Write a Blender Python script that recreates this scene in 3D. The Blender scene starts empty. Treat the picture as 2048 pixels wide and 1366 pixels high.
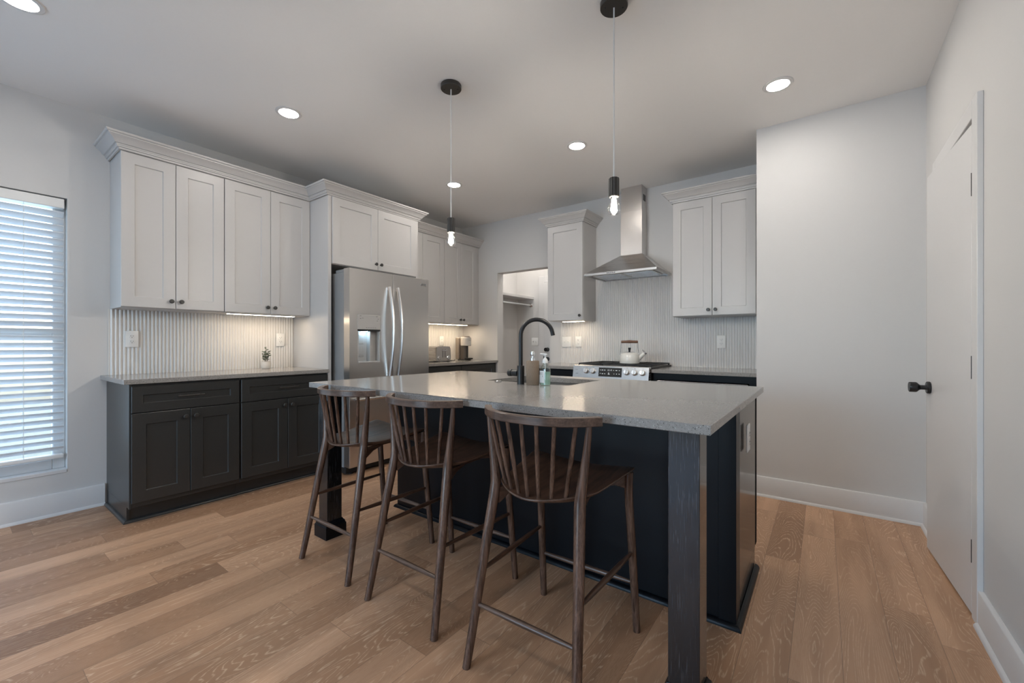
import bpy, bmesh, math, random
from mathutils import Vector, Matrix
random.seed(7)
PI = math.pi
C = bpy.context.scene
COL = C.collection

# ------------------------------------------------------------------ camera
F_PX = 840.6
cam_d = bpy.data.cameras.new('camera')
cam_d.sensor_width = 36.0
cam_d.lens = F_PX / 2048.0 * 36.0
cam_d.shift_y = 2.9 / 2048.0
cam_d.clip_start = 0.05
cam = bpy.data.objects.new('camera', cam_d)
COL.objects.link(cam)
cam.location = (0.0, 0.0, 1.142)
cam.rotation_euler = (PI / 2, 0.0, 0.6376)
C.camera = cam

# ------------------------------------------------------------------ exposure, sky
C.view_settings.view_transform = 'Standard'
C.view_settings.look = 'None'
C.view_settings.exposure = 0.0
C.view_settings.gamma = 1.0
C.view_settings.use_curve_mapping = False

SKY = 1.0
CAN = 168.0          # emission of the recessed lenses
BULB = 1500.0        # emission of the filaments
STRIP = 62.0
WINDOW = 70.0

world = bpy.data.worlds.new('sky')
C.world = world
world.use_nodes = True
wt = world.node_tree
wt.nodes.clear()
wo = wt.nodes.new('ShaderNodeOutputWorld')
wb = wt.nodes.new('ShaderNodeBackground')
ws = wt.nodes.new('ShaderNodeTexSky')
ws.sky_type = 'NISHITA'
ws.sun_disc = False
ws.sun_elevation = math.radians(42)
ws.sun_rotation = math.radians(40)
ws.air_density = 1.0
ws.dust_density = 1.5
wb.inputs['Strength'].default_value = SKY
wt.links.new(ws.outputs[0], wb.inputs['Color'])
wt.links.new(wb.outputs[0], wo.inputs['Surface'])

# main dimensions (metres)
XL, XR, YB, YP, YR, ZC = -4.095, 0.515, 4.35, 3.645, -3.4, 2.75
XP = -0.405
CL, CT = 0.914, 0.909

def area_light(name, loc, rot, sx, sy, power, color):
    d = bpy.data.lights.new(name, 'AREA')
    d.shape = 'RECTANGLE'
    d.size, d.size_y = sx, sy
    d.energy = power
    d.color = color
    o = bpy.data.objects.new(name, d)
    COL.objects.link(o)
    o.location = loc
    o.rotation_euler = rot
    return o

# daylight entering by the windows of the rear wall (behind the camera) and by the left window
area_light('daylight_rear_window', (-2.2, YR - 0.25, 1.30), (PI / 2, 0, 0), 2.3, 2.0, WINDOW, (0.40, 0.68, 1.0))
area_light('daylight_left_window', (XL - 0.35, 0.03, 1.25), (PI / 2, 0, -PI / 2), 0.85, 1.75, 13.0, (0.42, 0.70, 1.0))

# ------------------------------------------------------------------ materials
class G:
    """tiny node-graph writer"""
    def __init__(s, name):
        s.m = bpy.data.materials.new(name)
        s.m.use_nodes = True
        s.t = s.m.node_tree
        s.b = s.t.nodes['Principled BSDF']
        s.out = s.t.nodes['Material Output']
    def node(s, kind, **kw):
        n = s.t.nodes.new(kind)
        for k, v in kw.items():
            setattr(n, k, v)
        return n
    def put(s, sock, v):
        if isinstance(v, bpy.types.NodeSocket):
            s.t.links.new(v, sock)
        elif isinstance(v, (tuple, list)) and len(v) == 3 and sock.type == 'RGBA':
            sock.default_value = (*v, 1)
        else:
            sock.default_value = v
    def math(s, op, a, b=None, c=None, clamp=False):
        n = s.node('ShaderNodeMath', operation=op)
        n.use_clamp = clamp
        s.put(n.inputs[0], a)
        if b is not None: s.put(n.inputs[1], b)
        if c is not None: s.put(n.inputs[2], c)
        return n.outputs[0]
    def coords(s, kind='Object'):
        return s.node('ShaderNodeTexCoord').outputs[kind]
    def sep(s, v):
        n = s.node('ShaderNodeSeparateXYZ'); s.put(n.inputs[0], v)
        return n.outputs
    def comb(s, x, y, z):
        n = s.node('ShaderNodeCombineXYZ')
        s.put(n.inputs[0], x); s.put(n.inputs[1], y); s.put(n.inputs[2], z)
        return n.outputs[0]
    def scale(s, v, xyz):
        n = s.node('ShaderNodeMapping'); s.put(n.inputs[0], v)
        n.inputs['Scale'].default_value = xyz
        return n.outputs[0]
    def noise(s, v, scale, detail=2.0, rough=0.5, dist=0.0):
        n = s.node('ShaderNodeTexNoise'); s.put(n.inputs['Vector'], v)
        n.inputs['Scale'].default_value = scale
        n.inputs['Detail'].default_value = detail
        n.inputs['Roughness'].default_value = rough
        n.inputs['Distortion'].default_value = dist
        return n.outputs['Fac']
    def white(s, v):
        n = s.node('ShaderNodeTexWhiteNoise'); s.put(n.inputs['Vector'], v)
        return n.outputs['Value'], n.outputs['Color']
    def mix(s, f, a, b, blend='MIX'):
        n = s.node('ShaderNodeMix', data_type='RGBA', blend_type=blend)
        s.put(n.inputs[0], f); s.put(n.inputs[6], a); s.put(n.inputs[7], b)
        return n.outputs[2]
    def ramp(s, f, stops):
        n = s.node('ShaderNodeValToRGB'); s.put(n.inputs[0], f)
        e = n.color_ramp.elements
        while len(e) < len(stops): e.new(0.5)
        for i, (p, c) in enumerate(stops):
            e[i].position = p
            e[i].color = (*c, 1) if len(c) == 3 else c
        return n.outputs[0]
    def smooth(s, v, a, b, lo=0.0, hi=1.0):
        n = s.node('ShaderNodeMapRange', interpolation_type='SMOOTHSTEP')
        s.put(n.inputs[0], v)
        n.inputs[1].default_value, n.inputs[2].default_value = a, b
        n.inputs[3].default_value, n.inputs[4].default_value = lo, hi
        return n.outputs[0]
    def bump(s, h, strength=0.1, dist=0.01):
        n = s.node('ShaderNodeBump'); s.put(n.inputs['Height'], h)
        n.inputs['Strength'].default_value = strength
        n.inputs['Distance'].default_value = dist
        s.t.links.new(n.outputs[0], s.b.inputs['Normal'])
    def set(s, **kw):
        names = dict(color='Base Color', rough='Roughness', metal='Metallic', spec='Specular IOR Level',
                     alpha='Alpha', trans='Transmission Weight', ior='IOR', emit='Emission Color', es='Emission Strength',
                     coat='Coat Weight', aniso='Anisotropic')
        for k, v in kw.items():
            s.put(s.b.inputs[names[k]], v)
        return s

def paint(name, col, rough=0.5, var=0.03, bump=0.02, scale=60, spec=0.5):
    g = G(name)
    n = g.noise(g.coords(), scale, 3)
    lo = tuple(c * (1 - var) for c in col); hi = tuple(min(1, c * (1 + var)) for c in col)
    g.set(color=g.mix(n, lo, hi), rough=rough, spec=spec)
    if bump: g.bump(n, bump, 0.004)
    return g.m

def metal(name, col, rough=0.28, axis=(1, 1, 60), amount=0.06):
    g = G(name)
    n = g.noise(g.scale(g.coords(), axis), 60, 2)
    g.set(color=g.mix(n, tuple(c * 0.97 for c in col), col), metal=1.0, rough=g.smooth(n, 0.2, 0.8, rough - amount / 2, rough + amount / 2), aniso=0.5 if amount > .04 else 0.0)
    return g.m

def emitter(name, col, strength):
    g = G(name)
    n = g.noise(g.coords(), 30, 1)
    g.set(color=(0.8, 0.8, 0.8), emit=g.mix(n, col, tuple(min(1, c * 1.02) for c in col)), es=strength)
    return g.m

def wood(name, dark, light, scale=(26, 26, 1.4), rough=0.32, streak=None, coat=0.0):
    g = G(name)
    v = g.coords()
    n = g.noise(g.scale(v, scale), 2.2, 4, 0.6, 0.6)
    f = g.noise(g.scale(v, (scale[0] * 5, scale[1] * 5, scale[2] * 2)), 3.0, 3)
    col = g.ramp(n, [(0.30, dark), (0.70, light)])
    col = g.mix(g.smooth(f, 0.35, 0.7, 0.0, 0.35), col, tuple(c * 0.55 for c in dark))
    if streak:
        s = g.noise(g.scale(v, (scale[0] * 16, scale[1] * 16, scale[2] * 5)), 2.0, 2, 0.5, 0.3)
        k = g.noise(g.scale(v, (8, 8, 1.0)), 2.0, 1)
        col = g.mix(g.math('MULTIPLY', g.smooth(s, 0.60, 0.68), g.smooth(k, 0.35, 0.62, 0.15, 0.9)), col, streak)
    g.set(color=col, rough=rough, coat=coat)
    g.bump(f, 0.08, 0.002)
    return g.m

def floor_material():
    g = G('oak_planks')
    x, y, z = g.sep(g.coords())
    W, L = 0.1524, 1.35
    u = g.math('DIVIDE', g.math('SUBTRACT', x, 0.055), W)
    iu = g.math('FLOOR', u); fu = g.math('FRACT', u)
    r1, _ = g.white(g.comb(iu, 3.7, 1.3))
    v = g.math('ADD', g.math('DIVIDE', y, L), g.math('MULTIPLY', r1, 9.0))
    iv = g.math('FLOOR', v); fv = g.math('FRACT', v)
    r2, rc = g.white(g.comb(iu, iv, 2.25))
    r3, _ = g.white(g.comb(iv, iu, 7.5))
    base = g.ramp(r2, [(0.0, (0.255, 0.134, 0.074)), (0.14, (0.375, 0.207, 0.117)), (0.5, (0.50, 0.288, 0.168)), (1.0, (0.62, 0.375, 0.230))])
    zo = g.math('MULTIPLY', r2, 37.0)
    # growth rings = contour lines of a stretched noise field, cut afresh in every plank
    p = g.comb(g.math('MULTIPLY', x, 5.0), g.math('MULTIPLY', y, 0.72), zo)
    fine = g.noise(g.comb(g.math('MULTIPLY', x, 70.0), g.math('MULTIPLY', y, 9.0), zo), 1.0, 2)
    n = g.noise(p, 1.0, 2.0, 0.42, 0.5)
    n = g.math('ADD', n, g.math('MULTIPLY', fine, 0.012))
    ring = g.math('FRACT', g.math('MULTIPLY', n, 64.0))
    tri = g.math('ABSOLUTE', g.math('SUBTRACT', ring, 0.5))
    line = g.smooth(tri, 0.34, 0.47)
    pores = g.noise(g.comb(g.math('MULTIPLY', x, 260.0), g.math('MULTIPLY', y, 26.0), zo), 1.0, 2)
    mask = g.noise(g.comb(g.math('MULTIPLY', x, 3.0), g.math('MULTIPLY', y, 0.8), g.math('ADD', zo, 11.0)), 1.0, 1)
    line = g.math('MULTIPLY', line, g.smooth(pores, 0.36, 0.58, 0.10, 1.0))
    line = g.math('MULTIPLY', line, g.smooth(mask, 0.30, 0.70, 0.30, 0.85))
    tone = g.noise(g.comb(g.math('MULTIPLY', x, 14.0), g.math('MULTIPLY', y, 1.1), zo), 1.0, 3)
    col = g.mix(g.smooth(tone, 0.3, 0.75, 0.0, 0.55), base, (0.29, 0.163, 0.094))
    col = g.mix(g.math('MULTIPLY', line, 0.66), col, (0.84, 0.63, 0.44))
    # sparse knots
    kv = g.node('ShaderNodeTexVoronoi'); kv.inputs['Scale'].default_value = 1.0
    g.put(kv.inputs['Vector'], g.comb(g.math('MULTIPLY', x, 3.1), g.math('MULTIPLY', y, 1.25), 0.3))
    kd = g.math('ADD', kv.outputs['Distance'], g.math('MULTIPLY', g.math('SUBTRACT', fine, 0.5), 0.06))
    kr, _ = g.white(kv.outputs['Color'])
    knot = g.math('MULTIPLY', g.smooth(kd, 0.02, 0.09, 1.0, 0.0), g.math('LESS_THAN', kr, 0.30))
    col = g.mix(g.math('MULTIPLY', knot, 0.75), col, (0.055, 0.033, 0.022))
    # joints
    eu = g.math('MULTIPLY', g.math('MINIMUM', fu, g.math('SUBTRACT', 1.0, fu)), W)
    ev = g.math('MULTIPLY', g.math('MINIMUM', fv, g.math('SUBTRACT', 1.0, fv)), L)
    e = g.math('MINIMUM', eu, ev)
    joint = g.smooth(e, 0.0006, 0.0018, 1.0, 0.0)
    col = g.mix(g.math('MULTIPLY', joint, 0.45), col, (0.11, 0.065, 0.042))
    g.set(color=col, rough=g.smooth(tone, 0.2, 0.8, 0.34, 0.46), spec=0.45)
    g.bump(g.math('ADD', g.math('MULTIPLY', line, 0.3), g.math('MULTIPLY', joint, -1.0)), 0.12, 0.0015)
    return g.m

def quartz(name, base, spot=1.0, rough=0.22):
    g = G(name)
    v = g.coords()
    def cells(scale, thr, rad, gt=False, off=0):
        k = g.node('ShaderNodeTexVoronoi'); k.inputs['Scale'].default_value = scale
        mp = g.node('ShaderNodeMapping'); g.put(mp.inputs[0], v); mp.inputs['Location'].default_value = (off, off * .7, off * .3)
        g.put(k.inputs['Vector'], mp.outputs[0])
        w, _ = g.white(k.outputs['Color'])
        pick = g.math('GREATER_THAN' if gt else 'LESS_THAN', w, thr)
        return g.math('MULTIPLY', pick, g.smooth(k.outputs['Distance'], rad * .75, rad, 1.0, 0.0))
    n = g.noise(v, 90, 4)
    col = g.mix(n, tuple(c * 0.80 for c in base), tuple(min(1, c * 1.18) for c in base))
    col = g.mix(g.math('MULTIPLY', cells(430, 0.36, 0.46), 0.50 * spot), col, (0.10, 0.095, 0.09))
    col = g.mix(g.math('MULTIPLY', cells(200, 0.20, 0.36, off=3), 0.85 * spot), col, (0.035, 0.033, 0.032))
    col = g.mix(g.math('MULTIPLY', cells(240, 0.90, 0.32, True, 5), 0.55), col, (0.80, 0.78, 0.75))
    g.set(color=col, rough=rough)
    return g.m

def glass(name, tint=(1, 1, 1), gloss=0.08):
    """thin pane: light passes straight through, a little is mirrored at grazing angles"""
    m = bpy.data.materials.new(name); m.use_nodes = True
    t = m.node_tree; t.nodes.clear()
    o = t.nodes.new('ShaderNodeOutputMaterial'); mx = t.nodes.new('ShaderNodeMixShader')
    a = t.nodes.new('ShaderNodeBsdfTransparent'); b = t.nodes.new('ShaderNodeBsdfGlossy')
    lw = t.nodes.new('ShaderNodeLayerWeight'); lw.inputs[0].default_value = 0.25
    mp = t.nodes.new('ShaderNodeMapRange'); mp.inputs[3].default_value = gloss; mp.inputs[4].default_value = 0.75
    a.inputs[0].default_value = (*tint, 1); b.inputs['Roughness'].default_value = 0.03
    t.links.new(lw.outputs['Facing'], mp.inputs[0]); t.links.new(mp.outputs[0], mx.inputs[0])
    t.links.new(a.outputs[0], mx.inputs[1]); t.links.new(b.outputs[0], mx.inputs[2]); t.links.new(mx.outputs[0], o.inputs[0])
    return m

def slat_material():
    m = bpy.data.materials.new('blind_slat_white'); m.use_nodes = True
    t = m.node_tree; b = t.nodes['Principled BSDF']; o = t.nodes['Material Output']
    n = t.nodes.new('ShaderNodeTexNoise'); n.inputs['Scale'].default_value = 40
    rp = t.nodes.new('ShaderNodeValToRGB'); rp.color_ramp.elements[0].color = (.78, .79, .80, 1); rp.color_ramp.elements[1].color = (.84, .84, .84, 1)
    t.links.new(n.outputs['Fac'], rp.inputs[0]); t.links.new(rp.outputs[0], b.inputs['Base Color'])
    b.inputs['Roughness'].default_value = 0.45
    tr = t.nodes.new('ShaderNodeBsdfTranslucent'); tr.inputs[0].default_value = (.8, .82, .84, 1)
    mx = t.nodes.new('ShaderNodeMixShader'); mx.inputs[0].default_value = 0.10
    t.links.new(b.outputs[0], mx.inputs[1]); t.links.new(tr.outputs[0], mx.inputs[2]); t.links.new(mx.outputs[0], o.inputs[0])
    return m

M = {}
M['wall'] = paint('wall_paint_warm_white', (0.62, 0.609, 0.598), 0.65, 0.012, 0.015, 120)
M['ceiling'] = paint('ceiling_paint', (0.82, 0.805, 0.79), 0.8, 0.012, 0.02, 90)
M['trim'] = paint('trim_paint', (0.66, 0.65, 0.645), 0.35, 0.01, 0.0)
M['white'] = paint('cabinet_white', (0.51, 0.498, 0.49), 0.36, 0.012, 0.0)
M['tile'] = paint('fluted_tile_glaze', (0.70, 0.68, 0.655), 0.20, 0.02, 0.0, 25)
M['char'] = paint('cabinet_charcoal', (0.031, 0.031, 0.030), 0.30, 0.12, 0.03, 180)
M['navy'] = paint('cabinet_blue_black', (0.0060, 0.0070, 0.0090), 0.32, 0.12, 0.02, 160, 0.22)
M['gapblack'] = paint('matt_blue_black', (0.006, 0.006, 0.007), 0.85, 0.1, 0.0, 160, 0.1)
M['panelgloss'] = paint('blue_black_lacquer', (0.0085, 0.0088, 0.0095), 0.14, 0.1, 0.0, 160, 0.6)
M['black'] = paint('matt_black_metal', (0.011, 0.011, 0.012), 0.36, 0.1, 0.0)
M['bronze'] = paint('dark_bronze', (0.028, 0.025, 0.022), 0.35, 0.2, 0.0, 200)
M['darkvoid'] = paint('dark_plastic', (0.012, 0.012, 0.012), 0.6, 0.1, 0.0)
M['iron'] = paint('cast_iron', (0.018, 0.017, 0.017), 0.5, 0.2, 0.1, 200)
M['steel'] = metal('brushed_steel', (0.66, 0.63, 0.605), 0.30, (12, 12, .05), .05)
M['steelh'] = metal('brushed_steel_horizontal', (0.62, 0.60, 0.58), 0.26, (.05, .05, 12), .05)
M['fridgeside'] = paint('fridge_grey_side', (0.24, 0.245, 0.25), 0.38, 0.05, 0.02, 200)
M['chrome'] = metal('chrome', (0.80, 0.80, 0.80), 0.09, (1, 1, 1), 0.03)
M['knobsteel'] = metal('satin_knob_steel', (0.80, 0.79, 0.78), 0.34, (1, 1, 1), 0.03)
M['plastic'] = paint('white_plastic', (0.82, 0.81, 0.79), 0.35, 0.01, 0.0)
M['greyplastic'] = paint('grey_plastic', (0.42, 0.41, 0.40), 0.35, 0.02, 0.0)
M['slot'] = paint('socket_slot', (0.03, 0.03, 0.03), 0.5, 0.1, 0.0)
M['floor'] = floor_material()
M['quartz'] = quartz('grey_quartz', (0.295, 0.28, 0.266), 1.0, 0.16)
M['sinkstone'] = quartz('black_composite', (0.03, 0.03, 0.03), 0.3, 0.45)
M['walnut'] = wood('walnut', (0.032, 0.016, 0.011), (0.200, 0.115, 0.080), (30, 30, 1.6), 0.26)
M['walnutx'] = wood('walnut_cross', (0.040, 0.020, 0.013), (0.160, 0.088, 0.058), (24, 1.6, 24), 0.33)
M['walnutr'] = wood('walnut_rail', (0.058, 0.033, 0.023), (0.18, 0.110, 0.078), (1.6, 24, 24), 0.30)
M['postwood'] = wood('blackened_oak', (0.008, 0.008, 0.009), (0.015, 0.015, 0.017), (14, 14, 1.0), 0.19, (0.10, 0.10, 0.11), 0.4)
M['gap'] = paint('shadow_gap', (0.05, 0.05, 0.05), 0.8, 0.1, 0.0)
M['can'] = emitter('led_lens', (1.0, 0.935, 0.865), CAN)
M['strip'] = emitter('led_strip', (1.0, 0.80, 0.58), STRIP)
M['filament'] = emitter('filament', (1.0, 0.915, 0.81), BULB)
M['displed'] = emitter('dispenser_led', (0.50, 0.78, 1.0), 30.0)
M['glyph'] = emitter('display_glyph', (0.9, 0.95, 1.0), 0.9)
M['glass'] = glass('window_glass')
M['bulbglass'] = glass('bulb_glass', (1, 1, 1), 0.09)
M['bottle'] = glass('bottle_plastic', (0.93, 0.97, 0.95), 0.07)
M['slat'] = slat_material()
M['cord'] = paint('white_cord', (0.72, 0.71, 0.69), 0.6, 0.05, 0.0)
M['leaf'] = paint('leaf_green', (0.050, 0.085, 0.040), 0.5, 0.35, 0.0, 40)
M['stem'] = paint('stem_brown', (0.10, 0.08, 0.05), 0.6, 0.2, 0.0)
M['pot'] = paint('stone_pot', (0.62, 0.58, 0.53), 0.6, 0.08, 0.05, 200)
M['enamel'] = paint('cream_enamel', (0.78, 0.76, 0.71), 0.14, 0.01, 0.0)
M['handlewood'] = wood('handle_wood', (0.12, 0.055, 0.032), (0.22, 0.11, 0.065), (1.6, 24, 24), 0.45)
M['taupe'] = paint('taupe_plastic', (0.24, 0.20, 0.165), 0.38, 0.04, 0.0)
M['darkbody'] = paint('dark_brown_plastic', (0.075, 0.062, 0.052), 0.35, 0.04, 0.0)
M['headgrey'] = paint('warm_grey_plastic', (0.56, 0.53, 0.49), 0.35, 0.02, 0.0)
M['mulch'] = paint('soil', (0.03, 0.022, 0.016), 0.9, 0.3, 0.3, 120)
M['lawn'] = paint('lawn', (0.30, 0.31, 0.22), 0.9, 0.3, 0.2, 6)
M['pattern'] = None

def woven():
    g = G('woven_tan')
    u = g.node('ShaderNodeUVMap').outputs[0]
    x, y, z = g.sep(u)
    a = g.math('SINE', g.math('MULTIPLY', g.math('ADD', x, g.math('MULTIPLY', y, 1.5)), 2 * PI * 20))
    b = g.math('SINE', g.math('MULTIPLY', g.math('SUBTRACT', x, y), 2 * PI * 26))
    h = g.math('ADD', g.math('MULTIPLY', a, 0.75), g.math('MULTIPLY', b, 0.45))
    n = g.noise(g.coords(), 60, 2)
    f = g.smooth(g.math('ADD', h, g.math('MULTIPLY', n, 0.3)), -0.45, 0.25)
    g.set(color=g.mix(f, (0.085, 0.052, 0.033), (0.36, 0.265, 0.19)), rough=0.6)
    g.bump(h, 0.4, 0.002)
    return g.m
M['woven'] = woven()

# liquid soap: clear green
def liquid():
    g = G('green_soap')
    n = g.noise(g.coords(), 20, 1)
    g.set(color=g.mix(n, (0.50, 0.80, 0.64), (0.54, 0.84, 0.68)), rough=0.15, alpha=0.42)
    return g.m
M['soap'] = liquid()

# ------------------------------------------------------------------ mesh builder
class B:
    def __init__(s):
        s.bm = bmesh.new()
        s.uv = None
    def box(s, x0, x1, y0, y1, z0, z1, bev=0.0, seg=1):
        r = bmesh.ops.create_cube(s.bm, size=1.0)
        vs = r['verts']
        for v in vs:
            v.co = Vector(((x0 + x1) / 2 + v.co.x * (x1 - x0), (y0 + y1) / 2 + v.co.y * (y1 - y0), (z0 + z1) / 2 + v.co.z * (z1 - z0)))
        if bev:
            es = {e for v in vs for e in v.link_edges}
            bmesh.ops.bevel(s.bm, geom=list(es), offset=bev, segments=seg, profile=0.5, affect='EDGES', clamp_overlap=True)
        return s
    def obox(s, c, ax, ay, az, bev=0.0):
        """oriented box: centre and three half-axis vectors"""
        r = bmesh.ops.create_cube(s.bm, size=2.0)
        c, ax, ay, az = map(Vector, (c, ax, ay, az))
        for v in r['verts']:
            v.co = c + ax * v.co.x + ay * v.co.y + az * v.co.z
        if bev:
            es = {e for v in r['verts'] for e in v.link_edges}
            bmesh.ops.bevel(s.bm, geom=list(es), offset=bev, segments=1, affect='EDGES', clamp_overlap=True)
        return s
    def ring(s, pts):
        return [s.bm.verts.new(p) for p in pts]
    def bridge(s, a, b, closed=True):
        n = len(a)
        for i in range(n if closed else n - 1):
            j = (i + 1) % n
            s.bm.faces.new((a[i], a[j], b[j], b[i]))
    def tube(s, pts, radii, seg=12, caps=True, flat=None):
        """swept round section; flat=(sx, sy) squashes the section along its two local axes"""
        pts = [Vector(p) for p in pts]
        if not isinstance(radii, (list, tuple)): radii = [radii] * len(pts)
        rings = []
        up = None
        for i, p in enumerate(pts):
            a = pts[max(i - 1, 0)]; b = pts[min(i + 1, len(pts) - 1)]
            t = (b - a).normalized()
            if up is None:
                up = Vector((0, 0, 1)) if abs(t.z) < 0.9 else Vector((0, 1, 0))
            u = (up - t * up.dot(t)).normalized(); w = t.cross(u)
            up = u
            r = radii[i]
            sx, sy = flat or (1, 1)
            rings.append(s.ring([p + (u * math.cos(k * 2 * PI / seg) * sx + w * math.sin(k * 2 * PI / seg) * sy) * r for k in range(seg)]))
        for a, b in zip(rings, rings[1:]): s.bridge(a, b)
        if caps:
            s.bm.faces.new(list(reversed(rings[0]))); s.bm.faces.new(rings[-1])
        return s
    def lathe(s, prof, c=(0, 0, 0), axis=(0, 0, 1), seg=24, a0=0.0, a1=2 * PI):
        """prof: (radius, height) pairs along the axis"""
        c = Vector(c); t = Vector(axis).normalized()
        up = Vector((0, 0, 1)) if abs(t.z) < 0.9 else Vector((1, 0, 0))
        u = (up - t * up.dot(t)).normalized(); w = t.cross(u)
        full = abs(a1 - a0 - 2 * PI) < 1e-6
        n = seg if full else seg + 1
        rings = []
        for r, h in prof:
            if r < 1e-6:
                rings.append([s.bm.verts.new(c + t * h)])
            else:
                rings.append(s.ring([c + t * h + (u * math.cos(a0 + k * (a1 - a0) / seg) + w * math.sin(a0 + k * (a1 - a0) / seg)) * r for k in range(n)]))
        for a, b in zip(rings, rings[1:]):
            if len(a) == 1 and len(b) == 1: continue
            if len(a) == 1:
                for i in range(n if full else n - 1): s.bm.faces.new((a[0], b[i], b[(i + 1) % n]))
            elif len(b) == 1:
                for i in range(n if full else n - 1): s.bm.faces.new((a[i], a[(i + 1) % n], b[0]))
            else: s.bridge(a, b, full)
        if full:
            if len(rings[0]) > 1: s.bm.faces.new(list(reversed(rings[0])))
            if len(rings[-1]) > 1: s.bm.faces.new(rings[-1])
        return s
    def loft(s, loops, caps=True):
        rs = [s.ring(l) for l in loops]
        for a, b in zip(rs, rs[1:]): s.bridge(a, b)
        if caps:
            s.bm.faces.new(list(reversed(rs[0]))); s.bm.faces.new(rs[-1])
        return s
    def poly(s, pts):
        s.bm.faces.new(s.ring(pts)); return s
    def build(s, name, mat, parent=None, mat2=None, smooth=True, sharp=0.55):
        bmesh.ops.recalc_face_normals(s.bm, faces=s.bm.faces[:])
        me = bpy.data.meshes.new(name)
        s.bm.to_mesh(me); s.bm.free()
        me.materials.append(mat)
        if smooth:
            me.polygons.foreach_set('use_smooth', [True] * len(me.polygons))
            me.set_sharp_from_angle(angle=sharp)
        o = bpy.data.objects.new(name, me)
        COL.objects.link(o)
        if parent is not None: o.parent = parent
        return o

def tag(o, label, cat, group=None):
    o['label'] = label; o['category'] = cat
    if group: o['group'] = group
    return o
def thing(name, label, cat, loc=(0, 0, 0), rz=0.0, group=None):
    o = bpy.data.objects.new(name, None)
    o.empty_display_size = 0.05
    COL.objects.link(o)
    o.location = loc; o.rotation_euler = (0, 0, rz)
    return tag(o, label, cat, group)
def struct(o):
    o['kind'] = 'structure'; return o
def dup_tree(o, parent=None):
    c = o.copy(); COL.objects.link(c)
    c.parent = parent
    for ch in [k for k in bpy.data.objects if k.parent == o]:
        dup_tree(ch, c)
    return c

# ------------------------------------------------------------------ setting
struct(B().box(XL - .3, XR + 1.2, YR - .3, YB + 1.3, -0.12, 0).build('floor', M['floor'], smooth=False))
struct(B().box(XL - .3, XR + 1.2, YR - .3, YB + 1.3, ZC, ZC + .12).build('ceiling', M['ceiling'], smooth=False))
# left wall with the window opening
WY0, WY1, WZ0, WZ1 = -0.44, 0.492, 0.292, 2.115
b = B()
b.box(XL - .15, XL, YR, WY0, 0, ZC).box(XL - .15, XL, WY1, YB + .12, 0, ZC)
b.box(XL - .15, XL, WY0, WY1, 0, WZ0).box(XL - .15, XL, WY0, WY1, WZ1, ZC)
struct(b.build('wall_left', M['wall'], smooth=False))
# back wall with the doorway to the utility room
DX0, DX1, DZ = -3.462, -2.648, 2.065
b = B()
b.box(XL, DX0, YB, YB + .12, 0, ZC).box(DX1, XP, YB, YB + .12, 0, ZC).box(DX0, DX1, YB, YB + .12, DZ, ZC)
struct(b.build('wall_back', M['wall'], smooth=False))
# boxed-out closet wall beside the kitchen run
struct(B().box(XP, XR + 1.2, YP, YP + .12, 0, ZC).box(XP, XP + .12, YP + .12, YB + .12, 0, ZC).build('wall_pantry', M['wall'], smooth=False))
# right wall with the closet door opening
RY0, RY1, RZ = 2.545, 3.255, 2.078
b = B()
b.box(XR, XR + .12, YR, RY0, 0, ZC).box(XR, XR + .12, RY1, YP, 0, ZC).box(XR, XR + .12, RY0, RY1, RZ, ZC)
struct(b.build('wall_right', M['wall'], smooth=False))
b = B()
b.box(XR + 1.0, XR + 1.12, RY0 - .5, YP, 0, ZC).box(XR + .12, XR + 1.12, RY0 - .62, RY0 - .5, 0, ZC)
struct(b.build('wall_closet', M['wall'], smooth=False))
# rear wall (behind the camera) with a wide window
QX0, QX1, QZ0, QZ1 = -3.4, -1.0, 0.3, 2.3
b = B()
b.box(XL, QX0, YR - .15, YR, 0, ZC).box(QX1, XR + .12, YR - .15, YR, 0, ZC).box(QX0, QX1, YR - .15, YR, 0, QZ0).box(QX0, QX1, YR - .15, YR, QZ1, ZC)
struct(b.build('wall_rear', M['wall'], smooth=False))
# utility room beyond the doorway
UY = 5.30
b = B()
b.box(-3.95, -3.83, YB + .12, UY, 0, ZC).box(-2.2, -2.08, YB + .12, UY, 0, ZC)
struct(b.build('wall_utility', M['wall'], smooth=False))
struct(B().box(-3.95, -2.08, UY, UY + .12, 0, ZC).build('wall_far', M['wall'], smooth=False))
struct(B().box(XL - 9, XL - .3, -9, 9, -0.25, -0.1).build('ground', M['lawn'], smooth=False))

# baseboards with shoe moulding
def baseboard(name, p0, p1, n):
    """run from p0 to p1 on the floor, n = direction into the room"""
    p0, p1, n = Vector((*p0, 0)), Vector((*p1, 0)), Vector((*n, 0))
    prof = [(0, 0), (.030, 0), (.029, .008), (.024, .015), (.017, .018), (.017, .142), (.014, .146), (0, .147)]
    b = B()
    b.loft([[p + n * o + Vector((0, 0, z)) for o, z in prof] for p in (p0, p1)])
    return struct(b.build(name, M['trim'], sharp=0.9))
baseboard('baseboard_left', (XL, YR), (XL, 0.675), (1, 0))
baseboard('baseboard_pantry', (XP + .0, YP), (XR, YP), (0, -1))
baseboard('baseboard_right', (XR, RY1 + .075), (XR, YP), (-1, 0))
baseboard('baseboard_right_near', (XR, YR), (XR, RY0 - .075), (-1, 0))
baseboard('baseboard_rear', (XL, YR), (XR, YR), (0, 1))
baseboard('baseboard_back', (-3.45 + .0, YB), (DX0, YB), (0, -1))
baseboard('baseboard_far', (-3.83, UY), (-3.42, UY), (0, -1))

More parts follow.
